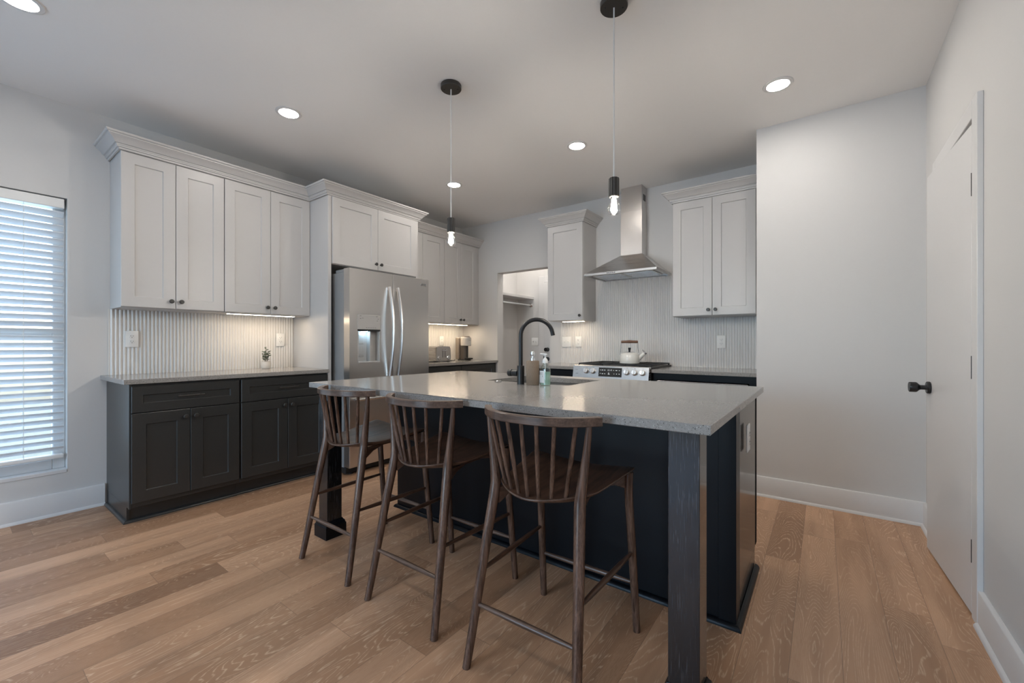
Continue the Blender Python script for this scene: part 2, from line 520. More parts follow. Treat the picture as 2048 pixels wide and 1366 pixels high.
# left window: frame, sashes, glass
win = struct(bpy.data.objects.new('window_1', None)); COL.objects.link(win)
b = B()
fx0, fx1 = XL - .145, XL - .075
b.box(fx0, fx1, WY0, WY0 + .06, WZ0, WZ1, .004).box(fx0, fx1, WY1 - .06, WY1, WZ0, WZ1, .004)
b.box(fx0, fx1, WY0 + .06, WY1 - .06, WZ0, WZ0 + .07, .004).box(fx0, fx1, WY0 + .06, WY1 - .06, WZ1 - .06, WZ1, .004)
b.box(fx0 + .01, fx1 - .005, WY0 + .06, WY1 - .06, 1.19, 1.235, .004)
b.build('window_frame', M['trim'], win)
B().box(fx0 + .03, fx0 + .034, WY0 + .06, WY1 - .06, WZ0 + .07, WZ1 - .06).build('pane', M['glass'], win)
B().box(XL - .15, XL + .004, WY0, WY1, WZ0 - .02, WZ0 + .002, .002).build('window_sill', M['trim'], win)
# rear window
win2 = struct(bpy.data.objects.new('window_2', None)); COL.objects.link(win2)
b = B()
for x in (QX0, (QX0 + QX1) / 2 - .03, QX1 - .06): b.box(x, x + .06, YR - .12, YR - .05, QZ0, QZ1, .004)
for z in (QZ0, QZ1 - .06): b.box(QX0 + .06, QX1 - .06, YR - .12, YR - .05, z, z + .06, .004)
b.build('window_frame', M['trim'], win2)

# window blind
bl = thing('window_blind', 'white horizontal slat blind hanging in the left window', 'blind', (XL - .035, 0, 0))
B().box(-.03, .03, WY0 + .012, WY1 - .012, 2.045, 2.108, .004).build('head_rail', M['plastic'], bl)
b = B()
tilt = math.radians(36)
z = 0.435
while z < 2.03:
    ca, sa = math.cos(tilt) * .025, math.sin(tilt) * .025
    b.obox((0, (WY0 + WY1) / 2, z), (ca, 0, sa), (0, (WY1 - WY0) / 2 - .014, 0), (-.0012 * math.sin(tilt), 0, .0014))
    z += 0.0462
b.build('slats', M['slat'], bl, smooth=False)
B().box(-.026, .026, WY0 + .014, WY1 - .014, .372, .398, .005).build('bottom_rail', M['plastic'], bl)
for y in (-.25, .30):
    bb = B()
    for x in (-.027, .027): bb.tube([(x, y, .395), (x, y, 2.05)], .0012, 6)
    bb.build('lift_cord', M['cord'], bl)

# closet door on the right wall, standing ajar
ang = math.atan2(0.036, 0.69)
d1 = struct(bpy.data.objects.new('door_1', None)); COL.objects.link(d1)
d1.location = (XR - .012, RY0 + .006, 0); d1.rotation_euler = (0, 0, ang)
B().box(-.006, .034, 0, .69, .012, 2.056, .002).build('door_panel', M['trim'], d1)
kn = B()
kn.lathe([(.0, .0), (.031, .0), (.033, .003), (.033, .012), (.030, .015), (.014, .016), (.0125, .022), (.0125, .038), (.016, .044), (.025, .052), (.0275, .057), (.0275, .082), (.026, .085), (0, .085)], (-.006, .625, .90), (-1, 0, 0), 28)
kn.build('door_knob', M['black'], d1)
for z in (.275, 1.04, 1.802):
    B().tube([(-.0065, -.004, z - .048), (-.0065, -.004, z + .048)], .0028, 8).build('hinge', M['black'], d1)
# casing
b = B()
for y0, y1 in ((RY0 - .075, RY0), (RY1, RY1 + .075)): b.box(XR - .019, XR, y0, y1, 0, RZ + .075, .002)
b.box(XR - .019, XR, RY0, RY1, RZ, RZ + .075, .002)
b.box(XR + .001, XR + .119, RY0 - .0, RY0 + .004, 0, RZ, 0)
struct(b.build('trim_1', M['trim'], smooth=False))

# far door in the utility room
d2 = struct(bpy.data.objects.new('door_2', None)); COL.objects.link(d2)
b = B()
b.box(-3.317, -2.50, UY - .03, UY, 0.005, 2.035, .003)
b.build('door_panel', M['trim'], d2)
for z, r in ((1.045, .030), (.905, .032)):
    B().lathe([(0, 0), (r, 0), (r, .012), (.022, .016), (.022, .035), (r * .95, .040), (r * .95, .06), (0, .062)], (-3.252, UY - .03, z), (0, -1, 0), 20).build('door_knob', M['black'], d2)
B().tube([(-3.318, UY - .033, .86), (-3.318, UY - .033, .95)], .004, 8).build('hinge', M['black'], d2)
b = B()
for x0, x1 in ((-3.415, -3.32), (-2.49, -2.40)): b.box(x0, x1, UY - .018, UY, 0, 2.13, .002)
b.box(-3.32, -2.49, UY - .018, UY, 2.04, 2.13, .002)
struct(b.build('trim_2', M['trim'], smooth=False))
sh = thing('closet_shelf', 'white wall shelf high inside the utility room beyond the doorway', 'shelf')
B().box(-3.83, -3.515, YB + .13, UY, 1.800, 1.836, .002).build('board', M['trim'], sh)
B().box(-3.83, -3.81, YB + .13, UY, 1.74, 1.80, .002).build('cleat', M['trim'], sh)
rod = thing('closet_rod', 'chrome hanging rod below the utility room shelf', 'rod')
B().tube([(-3.57, YB + .13, 1.715), (-3.57, UY - .006, 1.715)], .015, 14).build('rod_tube', M['chrome'], rod)
B().lathe([(0, 0), (.032, 0), (.032, .005), (.02, .014), (0, .014)], (-3.57, UY, 1.715), (0, -1, 0), 18).build('flange', M['chrome'], rod)

# ------------------------------------------------------------------ electrical plates
def outlet(label, loc, rz, group='white wall outlets'):
    o = thing('wall_outlet', label, 'outlet', loc, rz)
    B().box(-.0375, .0375, -.007, 0, -.060, .060, .003, 2).build('cover_plate', M['plastic'], o)
    for dz in (.0195, -.0195):
        s = B()
        s.lathe([(0, 0), (.0165, 0), (.0165, .0025), (.0155, .003), (0, .003)], (0, -.007, dz), (0, -1, 0), 20)
        so = s.build('socket', M['plastic'], o)
        t = B()
        t.box(-.0075, -.0055, -.0108, -.0095, dz - .001, dz + .007).box(.0055, .0075, -.0108, -.0095, dz - .001, dz + .007)
        t.lathe([(0, 0), (.0025, 0), (.0025, .001), (0, .001)], (0, -.0099, dz - .008), (0, -1, 0), 10)
        t.build('slots', M['slot'], so, smooth=False)
    return o
TX = XL + .020      # face of the fluted tile on the left wall
TY = YB - .020
outlet('white duplex outlet on fluted tile at the window end of the long left counter', (TX, .816, 1.171), PI / 2)
outlet('white duplex outlet on fluted tile above the small potted plant', (TX, 1.863, 1.171), PI / 2)
outlet('white duplex outlet on fluted tile behind the steel toaster', (TX, 3.926, 1.171), PI / 2)
outlet('white duplex outlet on fluted tile just left of the range, beside a double switch', (-2.257, TY, 1.157), 0)
outlet('white duplex outlet on fluted tile below the right wall cabinet', (-.768, TY, 1.153), 0)
outlet('white outlet on the end panel of the island', (-.2715, 2.12, .722), PI / 2)
def switch(label, loc, rz):
    o = thing('light_switch', label, 'switch', loc, rz)
    B().box(-.058, .058, -.007, 0, -.060, .060, .003, 2).build('cover_plate', M['plastic'], o)
    for dx in (-.023, .023):
        B().obox((dx, -.012, .003), (.004, 0, 0), (0, .007, -.004), (0, .003, .006), .001).build('toggle', M['plastic'], o)
    return o
switch('white double toggle switch plate on fluted tile near the doorway', (-2.411, TY, 1.155), 0)
switch('white double switch plate on the utility room far wall', (-3.495, UY, 1.160), 0)

# ------------------------------------------------------------------ fluted tile
def fluted(name, label, length, z0, z1, loc, rz, cuts=None):
    """vertical half-round flutes, 22.8 mm pitch; local x along the wall, -y towards the room.
    cuts: list of (x0, x1, z0, z1) vertical extents for stretches of the run"""
    o = thing(name, label, 'backsplash', loc, rz)
    b = B()
    pitch, seg = 0.0228, 6
    for (xa, xb, za, zb) in (cuts or [(0, length, z0, z1)]):
        n = max(1, round((xb - xa) / pitch)); p = (xb - xa) / n
        pr = [(xa, -.010)]
        for i in range(n):
            for k in range(seg + 1):
                a = k / seg
                pr.append((xa + (i + .06 + a * .88) * p, -.010 - .0085 * math.sin(PI * a)))
        pr.append((xb, -.010))
        lo = b.ring([(x, y, za) for x, y in pr]); hi = b.ring([(x, y, zb) for x, y in pr])
        b.bridge(lo, hi, False)
        b.box(xa, xb, -.0099, -.001, za, zb)
    b.build('tile_face', M['tile'], o, sharp=0.7)
    g = B().box(-.008, 0, -.012, -.001, z0, z1)
    g.build('edge_trim', M['tile'], o, smooth=False)
    return o
fluted('tile_backsplash', 'white fluted tile backsplash behind the long left counter', 1.29, CL, 1.386, (XL, .700, 0), PI / 2)
fluted('tile_backsplash', 'white fluted tile backsplash behind the toaster and coffee machine', 1.32, CL, 1.386, (XL, 3.03, 0), PI / 2)
fluted('tile_backsplash', 'white fluted tile backsplash behind the range, rising to the hood', 2.095, CT, 1.386, (-2.5, YB, 0), 0,
       [(0, .45, CT, 1.386), (.45, 1.375, CT, 1.86), (1.375, 2.095, CT, 1.386)])

# ------------------------------------------------------------------ cabinets
def shaker(b, x0, x1, z0, z1, y=0.0, t=.020, rail=.070, inset=.008, face=-1):
    """one-piece shaker front: eased outer edge, flat frame, chamfered step down to the panel (face=-1 looks to -y)"""
    g, c = .0022, .0045
    def rect(o, d): return [(x0 + o, y + face * d, z0 + o), (x1 - o, y + face * d, z0 + o), (x1 - o, y + face * d, z1 - o), (x0 + o, y + face * d, z1 - o)]
    b.loft([rect(0, 0), rect(0, t - g), rect(g, t), rect(rail, t), rect(rail + c, t - inset)])
    return b
def knob(parent, x, z, y=-.020):
    return B().lathe([(0, 0), (.0075, 0), (.0060, .004), (.0055, .012), (.011, .016), (.0150, .020), (.0150, .025), (.012, .029), (0, .030)], (x, y, z), (0, -1, 0), 20).build('knob', M['bronze'], parent)
def pull(parent, x, z, w, y=-.020):
    b = B()
    b.tube([(x - w / 2, y - .030, z), (x + w / 2, y - .030, z)], .0055, 10)
    for s in (-1, 1): b.tube([(x + s * w * .36, y + .001, z), (x + s * w * .36, y - .030, z)], .0045, 8)
    return b.build('pull_handle', M['bronze'], parent)
G_DOOR = .0015
def doors(parent, spans, z0, z1, mat, knobs, kz, rail=.070, y=0.0):
    for (x0, x1), k in zip(spans, knobs):
        d = shaker(B(), x0 + G_DOOR, x1 - G_DOOR, z0, z1, y, rail=rail).build('door', mat, parent)
        if k == 'r': knob(d, x1 - .029, kz, y - .020)
        if k == 'l': knob(d, x0 + .029, kz, y - .020)
def quarter_round(b, pts, outs, r=.018):
    """shoe moulding along corner points (plan) with outward offsets per point"""
    loops = []
    prof = [(0, 0)] + [(r * math.cos(a), r * math.sin(a)) for a in [i * PI / 10 for i in range(6)]]
    for p, n in zip(pts, outs):
        loops.append([(p[0] + n[0] * o, p[1] + n[1] * o, z) for o, z in prof])
    b.loft(loops)
    return b

def base_cabinet(label, loc, rz, w, depth, zt, spans, drawers, mat, left_end=False, fillers=(), knobs=None):
    o = thing('base_cabinet', label, 'cabinet', loc, rz)
    b = B()
    b.box(0, w, 0, depth, .105, zt, .001).box(0 if left_end else .0, w, .068, depth, 0, .105)
    if left_end: b.box(-.012, 0, -.001, depth, .10, zt, .001).box(-.012, 0, .060, depth, 0, .10)
    b.build('carcass', mat, o, smooth=False)
    for x0, x1 in drawers:
        d = shaker(B(), x0 + G_DOOR, x1 - G_DOOR, .702, .868, rail=.056).build('drawer_front', mat, o)
        pull(d, (x0 + x1) / 2, .789, .150)
    doors(o, spans, .135, .696, mat, knobs or ['r', 'l'], .647)
    m = B()
    if left_end: quarter_round(m, [(-.012, depth - .02), (-.012, .060), (w, .060)], [(-1, 0), (-1, -1), (0, -1)])
    else: quarter_round(m, [(0, .068), (w, .068)], [(0, -1), (0, -1)])
    m.build('shoe_molding', mat, o)
    return o
BX = -3.485      # front of the left base boxes
base_cabinet('charcoal base cabinet with drawer and two doors, nearer the window', (BX, .697, 0), PI / 2, .607, BX - XL - .002, CL - .030,
             [(-.005, .300), (.300, .600)], [(-.005, .600)], M['char'], True)
base_cabinet('charcoal base cabinet with drawer and two doors, next to the refrigerator panel', (BX, 1.305, 0), PI / 2, .680, BX - XL - .002, CL - .030,
             [(.003, .341), (.341, .675)], [(.003, .675)], M['char'])
base_cabinet('dark base cabinet beneath the toaster', (BX, 3.01, 0), PI / 2, .655, BX - XL - .002, CL - .030, [(.003, .327), (.327, .652)], [(.003, .652)], M['char'])
base_cabinet('dark base cabinet in the back corner beneath the coffee machine', (BX, 3.666, 0), PI / 2, .678, BX - XL - .002, CL - .030, [(.003, .315), (.315, .625)], [(.003, .625)], M['char'])

def slab(name, label, x0, x1, y0, y1, z1, holes=None, t=.030):
    b = B()
    if not holes:
        b.box(x0, x1, y0, y1, z1 - t, z1, .002)
    else:
        hx0, hx1, hy0, hy1 = holes
        out = [(x0, y0), (x1, y0), (x1, y1), (x0, y1)]; inn = [(hx0, hy0), (hx1, hy0), (hx1, hy1), (hx0, hy1)]
        o1 = b.ring([(x, y, z1) for x, y in out]); i1 = b.ring([(x, y, z1) for x, y in inn])
        o0 = b.ring([(x, y, z1 - t) for x, y in out]); i0 = b.ring([(x, y, z1 - t) for x, y in inn])
        b.bridge(o1, i1); b.bridge(o0, i0); b.bridge(o1, o0); b.bridge(i1, i0)
        es = [e for e in b.bm.edges if abs(e.verts[0].co.z - e.verts[1].co.z) < 1e-6 and ((e.verts[0] in o1 and e.verts[1] in o1) or (e.verts[0] in o0 and e.verts[1] in o0))]
        bmesh.ops.bevel(b.bm, geom=es, offset=.002, segments=1, affect='EDGES')
    return tag(b.build(name, M['quartz'], smooth=False), label, 'countertop')
slab('countertop', 'speckled grey stone countertop along the left wall by the window', XL, -3.447, .652, 1.989, CL)
slab('countertop', 'speckled grey stone countertop beneath toaster and coffee machine', XL, -3.447, 3.005, YB, CL)
slab('countertop', 'short speckled grey stone countertop left of the range', -2.535, -1.966, 3.70, YB, CT)
slab('countertop', 'speckled grey stone countertop right of the range', -1.216, XP, 3.70, YB, CT)

def wall_cabinet(label, loc, rz, w, depth, z0, z1, spans, knobs, kz, rail=.070, y=0):
    o = thing('wall_cabinet', label, 'cabinet', loc, rz)
    b = B()
    b.box(0, w, 0, depth, z0, z1, .001)
    b.build('carcass', M['white'], o, smooth=False)
    doors(o, spans, z0 + .004, z1 - .012, M['white'], knobs, kz, rail)
    return o
UXB = -3.790     # front of the left wall boxes (doors 20 mm proud)
wall_cabinet('tall white wall cabinet with two doors, nearer the window', (UXB, .703, 0), PI / 2, .600, UXB - XL - .002, 1.384, 2.442,
             [(-.004, .295), (.295, .601)], 'rl', 1.440)
wall_cabinet('tall white wall cabinet with two doors, second from the window', (UXB, 1.304, 0), PI / 2, .685, UXB - XL - .002, 1.384, 2.442,
             [(.002, .344), (.344, .684)], 'rl', 1.440)
wall_cabinet('white wall cabinet right beside the refrigerator, partly behind it', (UXB, 3.003, 0), PI / 2, .682, UXB - XL - .002, 1.384, 2.442,
             [(.002, .329), (.329, .680)], 'rl', 1.440)
wall_cabinet('white two-door wall cabinet in the back corner above the coffee machine', (UXB, 3.686, 0), PI / 2, .662, UXB - XL - .002, 1.384, 2.442,
             [(.002, .303), (.303, .600)], 'rl', 1.440)
# refrigerator surround
for lab, y in (('tall white panel on the left of the refrigerator', 1.990), ('tall white panel on the right of the refrigerator', 2.972)):
    tag(B().box(XL + .001, -3.470, y, y + .030, 0, 2.4345, .0015).build('surround_panel', M['white'], smooth=False), lab, 'panel')
wall_cabinet('white two-door cabinet above the refrigerator', (-3.478, 2.021, 0), PI / 2, .950, .615, 1.838, 2.442,
             [(.004, .472), (.472, .947)], 'rl', 1.897)
# back wall
wall_cabinet('narrow white wall cabinet with one door left of the range hood', (-2.483, 4.040, 0), 0, .436, .308, 1.384, 2.442, [(.001, .435)], 'r', 1.436)
wall_cabinet('white two-door wall cabinet right of the range hood', (-1.125, 4.040, 0), 0, .718, .308, 1.384, 2.442, [(.001, .338), (.338, .675)], 'rl', 1.436)
base_cabinet('narrow dark base cabinet left of the range', (-2.50, 3.735, 0), 0, .53, .61, CT - .030, [(.003, .527)], [(.003, .527)], M['navy'], False, (), 'r')
rc = thing('base_cabinet', 'blue-black base cabinet right of the range, housing a steel appliance', 'cabinet', (-1.210, 3.735, 0))
b = B()
b.box(0, .030, -.001, .61, .105, CT - .03).box(.745, .803, -.001, .61, .105, CT - .03).box(.030, .745, -.001, .61, .822, CT - .03).box(.030, .745, -.001, .61, .105, .36)
b.box(0, .803, .07, .61, 0, .105).box(.030, .745, .55, .61, .36, .822)
b.build('carcass', M['navy'], rc, smooth=False)
mw = thing('built_in_microwave', 'stainless steel drawer appliance built in right of the range', 'appliance', (-1.175, 3.735, 0))
B().box(0, .705, -.028, 0, .372, .815, .004).build('drawer_front', M['steelh'], mw)
B().box(.02, .685, 0, .50, .375, .810).build('housing', M['darkvoid'], mw)

# crown mouldings: profile (out, up), swept with mitred corners
CROWN = [(0, 0), (.007, 0), (.009, .006), (.009, .012), (.016, .014), (.018, .022), (.022, .026), (.022, .032), (.030, .034),
         (.036, .042), (.046, .056), (.060, .068), (.068, .074), (.068, .080), (.076, .083), (.080, .090), (.080, .096), (0, .096)]
def crown(label, path, first, last, z, start_n=None, end_n=None):
    """path: plan corner points, outward side on the right-hand side of travel; builds path[first..last]"""
    P = [Vector(p) for p in path]
    seg = [(b - a).normalized() for a, b in zip(P, P[1:])]
    nor = [Vector((d.y, -d.x)) for d in seg]
    off = []
    for i in range(len(P)):
        if i == 0: off.append(nor[0])
        elif i == len(P) - 1: off.append(nor[-1])
        else:
            m = (nor[i - 1] + nor[i]); m = m / m.dot(nor[i])
            off.append(m)
    b = B()
    b.loft([[(P[i].x + off[i].x * o, P[i].y + off[i].y * o, z + h) for o, h in CROWN] for i in range(first, last + 1)])
    return tag(b.build('crown_molding', M['white'], sharp=0.35), label, 'molding')
ZCR = 2.433
UF, FF = -3.773, -3.474
pl = [(XL, .697), (UF, .697), (UF, 1.986), (FF, 1.986), (FF, 3.006), (UF, 3.006), (UF, YB)]
pl = [(x, y) for x, y in pl]
crown('white crown molding along the left-wall cabinets, stepping out above the refrigerator', pl, 0, 6, ZCR + .003)
crown('white crown molding on the narrow cabinet left of the hood', [(-2.487, YB), (-2.487, 4.024), (-2.043, 4.024), (-2.043, YB)], 0, 3, ZCR)
crown('white crown molding on the cabinet right of the hood', [(-1.129, YB), (-1.129, 4.024), (XP, 4.024)], 0, 2, ZCR)

# under-cabinet light bars
def light_bar(label, loc, rz, L):
    o = thing('under_cabinet_light', label, 'light', loc, rz)
    B().box(0, L, 0, .030, -.007, 0, .001).build('housing', M['plastic'], o, smooth=False)
    B().box(.006, L - .006, .005, .025, -.0085, -.0068).build('diffuser', M['strip'], o, smooth=False)
light_bar('lit light bar beneath the second cabinet from the window', (-3.83, 1.345, 1.384), PI / 2, .54)
light_bar('lit light bar beneath the corner cabinet above the coffee machine', (-3.86, 3.35, 1.384), PI / 2, .86)
light_bar('lit light bar beneath the narrow cabinet left of the hood', (-2.36, 4.13, 1.384), 0, .27)

# ------------------------------------------------------------------ refrigerator (local: x along the front, -y to the room)
FR = thing('refrigerator', 'stainless steel french door refrigerator with ice dispenser', 'refrigerator', (-3.340, 2.055, 0), PI / 2)
W = .900
B().box(.004, W - .004, .0, .72, .035, 1.755, .004).build('body', M['fridgeside'], FR, smooth=False)
B().box(.0, W, -.035, .03, .012, .062, .003).build('base_grille', M['darkvoid'], FR, smooth=False)
for x in (.06, W - .06): B().lathe([(0, 0), (.022, 0), (.022, .013), (0, .013)], (x, -.01, 0), (0, 0, 1), 14).build('foot', M['darkvoid'], FR)
for x0 in (.012, W - .092): B().box(x0, x0 + .08, -.05, .14, 1.755, 1.785, .004).build('hinge_cover', M['fridgeside'], FR, smooth=False)
zd0, zd1 = .690, 1.787
dl0, dl1 = .078, .314       # dispenser opening along x
dz0, dz1 = .965, 1.393
def fridge_handle(parent, x, za, zb):
    b = B()
    pts = []
    for i in range(17):
        t = i / 16; z = za + (zb - za) * t
        pts.append((x, -.095 - .012 - .056 * math.sin(PI * t), z))
    b.tube(pts, .0205, 12, flat=(1.0, .6))
    b2 = []
    for z in (za + .018, zb - .018): b.box(x - .009, x + .009, -.112, -.089, z - .016, z + .016, .003)
    return b.build('handle', M['steel'], parent)
b = B()
# left door built as a frame round the dispenser recess
xa, xb = .002, W / 2 - .003
b.box(xa, dl0, -.090, -.005, zd0, zd1).box(dl1, xb, -.090, -.005, zd0, zd1)
b.box(dl0, dl1, -.090, -.005, zd0, dz0).box(dl0, dl1, -.090, -.005, dz1, zd1)
b.box(dl0, dl1, -.020, -.005, dz0, dz1)
bmesh.ops.remove_doubles(b.bm, verts=b.bm.verts[:], dist=1e-5)
ld = b.build('door', M['steel'], FR, smooth=False)
fridge_handle(ld, xb - .045, .835, 1.66)
dp = B().box(dl0 + .001, dl1 - .001, -.092, -.050, 1.262, dz1 - .001, .002).build('dispenser_panel', M['greyplastic'], ld, smooth=False)
dh = B()
dh.box(dl0 + .001, dl1 - .001, -.086, -.030, 1.245, 1.262, .002)
dh.build('dispenser_nozzle', M['darkvoid'], ld, smooth=False)
b = B()
b.box(dl0 + .001, dl0 + .010, -.090, -.021, dz0, 1.246).box(dl1 - .010, dl1 - .001, -.090, -.021, dz0, 1.246)
b.box(dl0 + .010, dl1 - .010, -.026, -.021, dz0 + .014, 1.246).box(dl0 + .010, dl1 - .010, -.094, -.021, dz0, dz0 + .014, .002)
b.box(dl0 + .010 + .125, dl0 + .010 + .135, -.075, -.026, dz0 + .014, 1.246)
b.build('dispenser_recess', M['greyplastic'], ld, smooth=False)
b = B()
b.box(dl0 + .035, dl0 + .100, -.036, -.026, dz0 + .055, 1.225, .003).box(dl0 + .043, dl0 + .092, -.040, -.036, dz0 + .065, 1.130, .002).box(dl0 + .043, dl0 + .092, -.040, -.036, 1.135, 1.215, .002)
b.build('dispenser_paddle', M['greyplastic'], ld, smooth=False)
B().lathe([(0, 0), (.028, 0), (.028, .004), (0, .004)], (dl0 + .090, -.060, 1.2445), (0, 0, -1), 18).build('dispenser_lamp', M['displed'], ld)
b = B()
for (x, z) in ((.024, .118), (.024, .096), (.045, .100), (.190, .118), (.205, .096), (.195, .080)):
    b.box(dl0 + x, dl0 + x + .012, -.0926, -.0919, 1.262 + z - .003, 1.262 + z)
for i in range(5): b.box(dl0 + .085 + i * .022, dl0 + .097 + i * .022, -.0926, -.0919, 1.276, 1.2785)
b.build('button_marks', M['slot'], ld, smooth=False)
B().box(.008, W - .008, -.0045, .0005, .07, 1.755).build('gap_shade_plate', M['darkvoid'], FR, smooth=False)  # dark sheet added behind the doors, its colour stands for shade in the gaps
rd = B().box(W / 2 + .003, W - .002, -.090, -.005, zd0, zd1, .0015).build('door', M['steel'], FR, smooth=False)
fridge_handle(rd, W / 2 + .047, .835, 1.66)
B().box(.790, .860, -.0925, -.089, 1.715, 1.742, .001).build('nameplate', M['steelh'], rd, smooth=False)
bd = B()
for i, wd in enumerate((.006, .004, .005, .004, .003, .005, .004)): bd.box(.799 + i * .0078, .799 + i * .0078 + wd, -.0932, -.0924, 1.725, 1.7255 + .0055)
bd.build('lettering', M['slot'], rd, smooth=False)
fz = B().box(.002, W - .002, -.090, -.005, .068, .684, .0015).build('freezer_drawer', M['steel'], FR, smooth=False)
b = B()
b.tube([(.03, -.130, .652), (W - .03, -.130, .652)], .013, 12)
for x in (.06, W - .06): b.box(x - .012, x + .012, -.128, -.089, .642, .662, .003)
b.build('handle', M['steelh'], fz)

# ------------------------------------------------------------------ island
IS = thing('kitchen_island', 'blue-black kitchen island base with two square posts', 'island')
IX0, IX1, IY0, IY1, IZ = -2.392, -.285, 1.885, 2.545, CT - .030
b = B()
b.box(IX0, IX1, IY0, IY1 - .02, .10, IZ).box(IX0, IX1, IY0, 2.455, 0, .10)
b.build('cabinet_body', M['navy'], IS, smooth=False)
# end panel on the right with corner battens
b = B()
b.box(IX1, IX1 + .006, IY0 - .003, IY0 + .082, 0, IZ, .001).box(IX1 - .06, IX1 + .006, IY0 - .006, IY0 - .0005, 0, IZ, .001)
b.build('corner_batten', M['navy'], IS, smooth=False)
B().box(IX1, IX1 + .004, IY0 + .082, IY1 - .068, .10, IZ, .001).box(IX1, IX1 + .004, IY0 + .082, 2.455, 0, .10).build('end_panel', M['panelgloss'], IS, smooth=False)
B().box(IX0, IX1 + .005, IY1 - .068, IY1 - .0205, .105, IZ, .001).build('face_frame', M['gapblack'], IS, smooth=False)
for i in range(4):          # door faces look to the range (+y)
    x0 = IX0 + .01 + i * .523
    shaker(B(), x0, x0 + .518, .135, .868, IY1 - .02, face=1).build('door', M['navy'], IS, smooth=False)
m = B()
quarter_round(m, [(IX0, 2.455), (IX0, IY0), (IX1 + .006, IY0 - .006), (IX1 + .006, 2.455)], [(-1, 0), (-1, -1), (1, -1), (1, 0)], .020)
m.build('shoe_molding', M['navy'], IS)
def post(x0, y0, s=.092):
    b = B().box(x0, x0 + s, y0, y0 + s, 0, IZ, .002)
    p = b.build('post', M['postwood'], IS, smooth=False)
    c = B()
    e = .018
    loops = []
    for o, z in ((e, 0), (e, .068), (e - .004, .074), (e - .006, .084), (e - .012, .090), (.002, .098)):
        loops.append([(x0 - o, y0 - o, z), (x0 + s + o, y0 - o, z), (x0 + s + o, y0 + s + o, z), (x0 - o, y0 + s + o, z)])
    c.loft(loops)
    c.build('plinth', M['navy'], p, smooth=False)
post(-2.412, 1.326)
post(-.385, 1.326)
SX0, SX1, SY0, SY1 = -1.690, -1.120, 2.022, 2.440
slab('island_countertop', 'large speckled grey stone island countertop with sink cutout', -2.452, -.2555, 1.287, 2.588, CT, (SX0, SX1, SY0, SY1))
# sink bowl
sk = thing('sink', 'black composite undermount sink in the island', 'sink')
b = B()
z1 = CT - .031
b.loft([[(SX0 - .02, SY0 - .02, z1), (SX1 + .02, SY0 - .02, z1), (SX1 + .02, SY1 + .02, z1), (SX0 - .02, SY1 + .02, z1)],
        [(SX0 - .004, SY0 - .004, z1), (SX1 + .004, SY0 - .004, z1), (SX1 + .004, SY1 + .004, z1), (SX0 - .004, SY1 + .004, z1)],
        [(SX0 + .004, SY0 + .004, z1 - .19), (SX1 - .004, SY0 + .004, z1 - .19), (SX1 - .004, SY1 - .004, z1 - .19), (SX0 + .004, SY1 - .004, z1 - .19)],
        [(SX0 + .03, SY0 + .03, z1 - .205), (SX1 - .03, SY0 + .03, z1 - .205), (SX1 - .03, SY1 - .03, z1 - .205), (SX0 + .03, SY1 - .03, z1 - .205)]], False)
b.poly([(SX0 + .03, SY0 + .03, z1 - .205), (SX1 - .03, SY0 + .03, z1 - .205), (SX1 - .03, SY1 - .03, z1 - .205), (SX0 + .03, SY1 - .03, z1 - .205)])
b.build('bowl', M['sinkstone'], sk)
B().lathe([(0, 0), (.045, 0), (.045, .004), (.03, .002), (0, .002)], ((SX0 + SX1) / 2, (SY0 + SY1) / 2, z1 - .2045), (0, 0, 1), 20).build('drain', M['chrome'], sk)
# faucet
fa = thing('faucet', 'black gooseneck faucet standing at the island sink', 'faucet', (-1.372, 1.935, CT))
B().lathe([(0, 0), (.0205, 0), (.0205, .102), (.019, .105), (0, .105)], (0, 0, 0), (0, 0, 1), 24).build('base_column', M['black'], fa)
dx, dy, R = .82, .57, .090
pts = [(0, 0, .10), (0, 0, .18), (0, 0, .265)]
for i in range(1, 21):
    a = PI * i / 20 * .93
    r = R - R * math.cos(a)
    pts.append((dx * r, dy * r, .275 + R * math.sin(a)))
lx, ly, lz = pts[-1]
pts.append((lx + .004, ly + .002, lz - .02))
B().tube(pts, .0118, 16).build('spout', M['black'], fa)
B().tube([(-.018, 0, .062), (-.052, 0, .062), (-.056, 0, .062), (-.0565, 0, .062), (-.060, 0, .062), (-.0605, 0, .062), (-.082, 0, .062), (-.084, 0, .062)],
         [.0195, .0195, .0195, .017, .017, .0205, .0205, .018], 24).build('handle', M['black'], fa)
# woven soap dispenser
sd = thing('soap_dispenser', 'tan woven-texture soap dispenser with chrome pump beside faucet', 'soap dispenser', (-1.302, 1.952, CT))
b = B()
b.lathe([(0, .0005), (.0345, .0005), (.036, .003), (.036, .130), (.034, .134), (.016, .135)], (0, 0, 0), (0, 0, 1), 40)
body = b.build('body', M['woven'], sd)
uv = body.data.uv_layers.new(name='UVMap')
for pl_ in body.data.polygons:
    for li in pl_.loop_indices:
        co = body.data.vertices[body.data.loops[li].vertex_index].co
        a = math.atan2(co.y, co.x) / (2 * PI)
        ca = math.atan2(pl_.center.y, pl_.center.x) / (2 * PI)
        if a - ca > .5: a -= 1
        if a - ca < -.5: a += 1
        uv.data[li].uv = (a, co.z / .226)
B().lathe([(.0, .133), (.0135, .133), (.0135, .148), (.007, .150), (.007, .160), (.0125, .161), (.0135, .164), (.0135, .184), (.012, .187), (0, .187)], (0, 0, 0), (0, 0, 1), 24).build('pump', M['chrome'], sd)
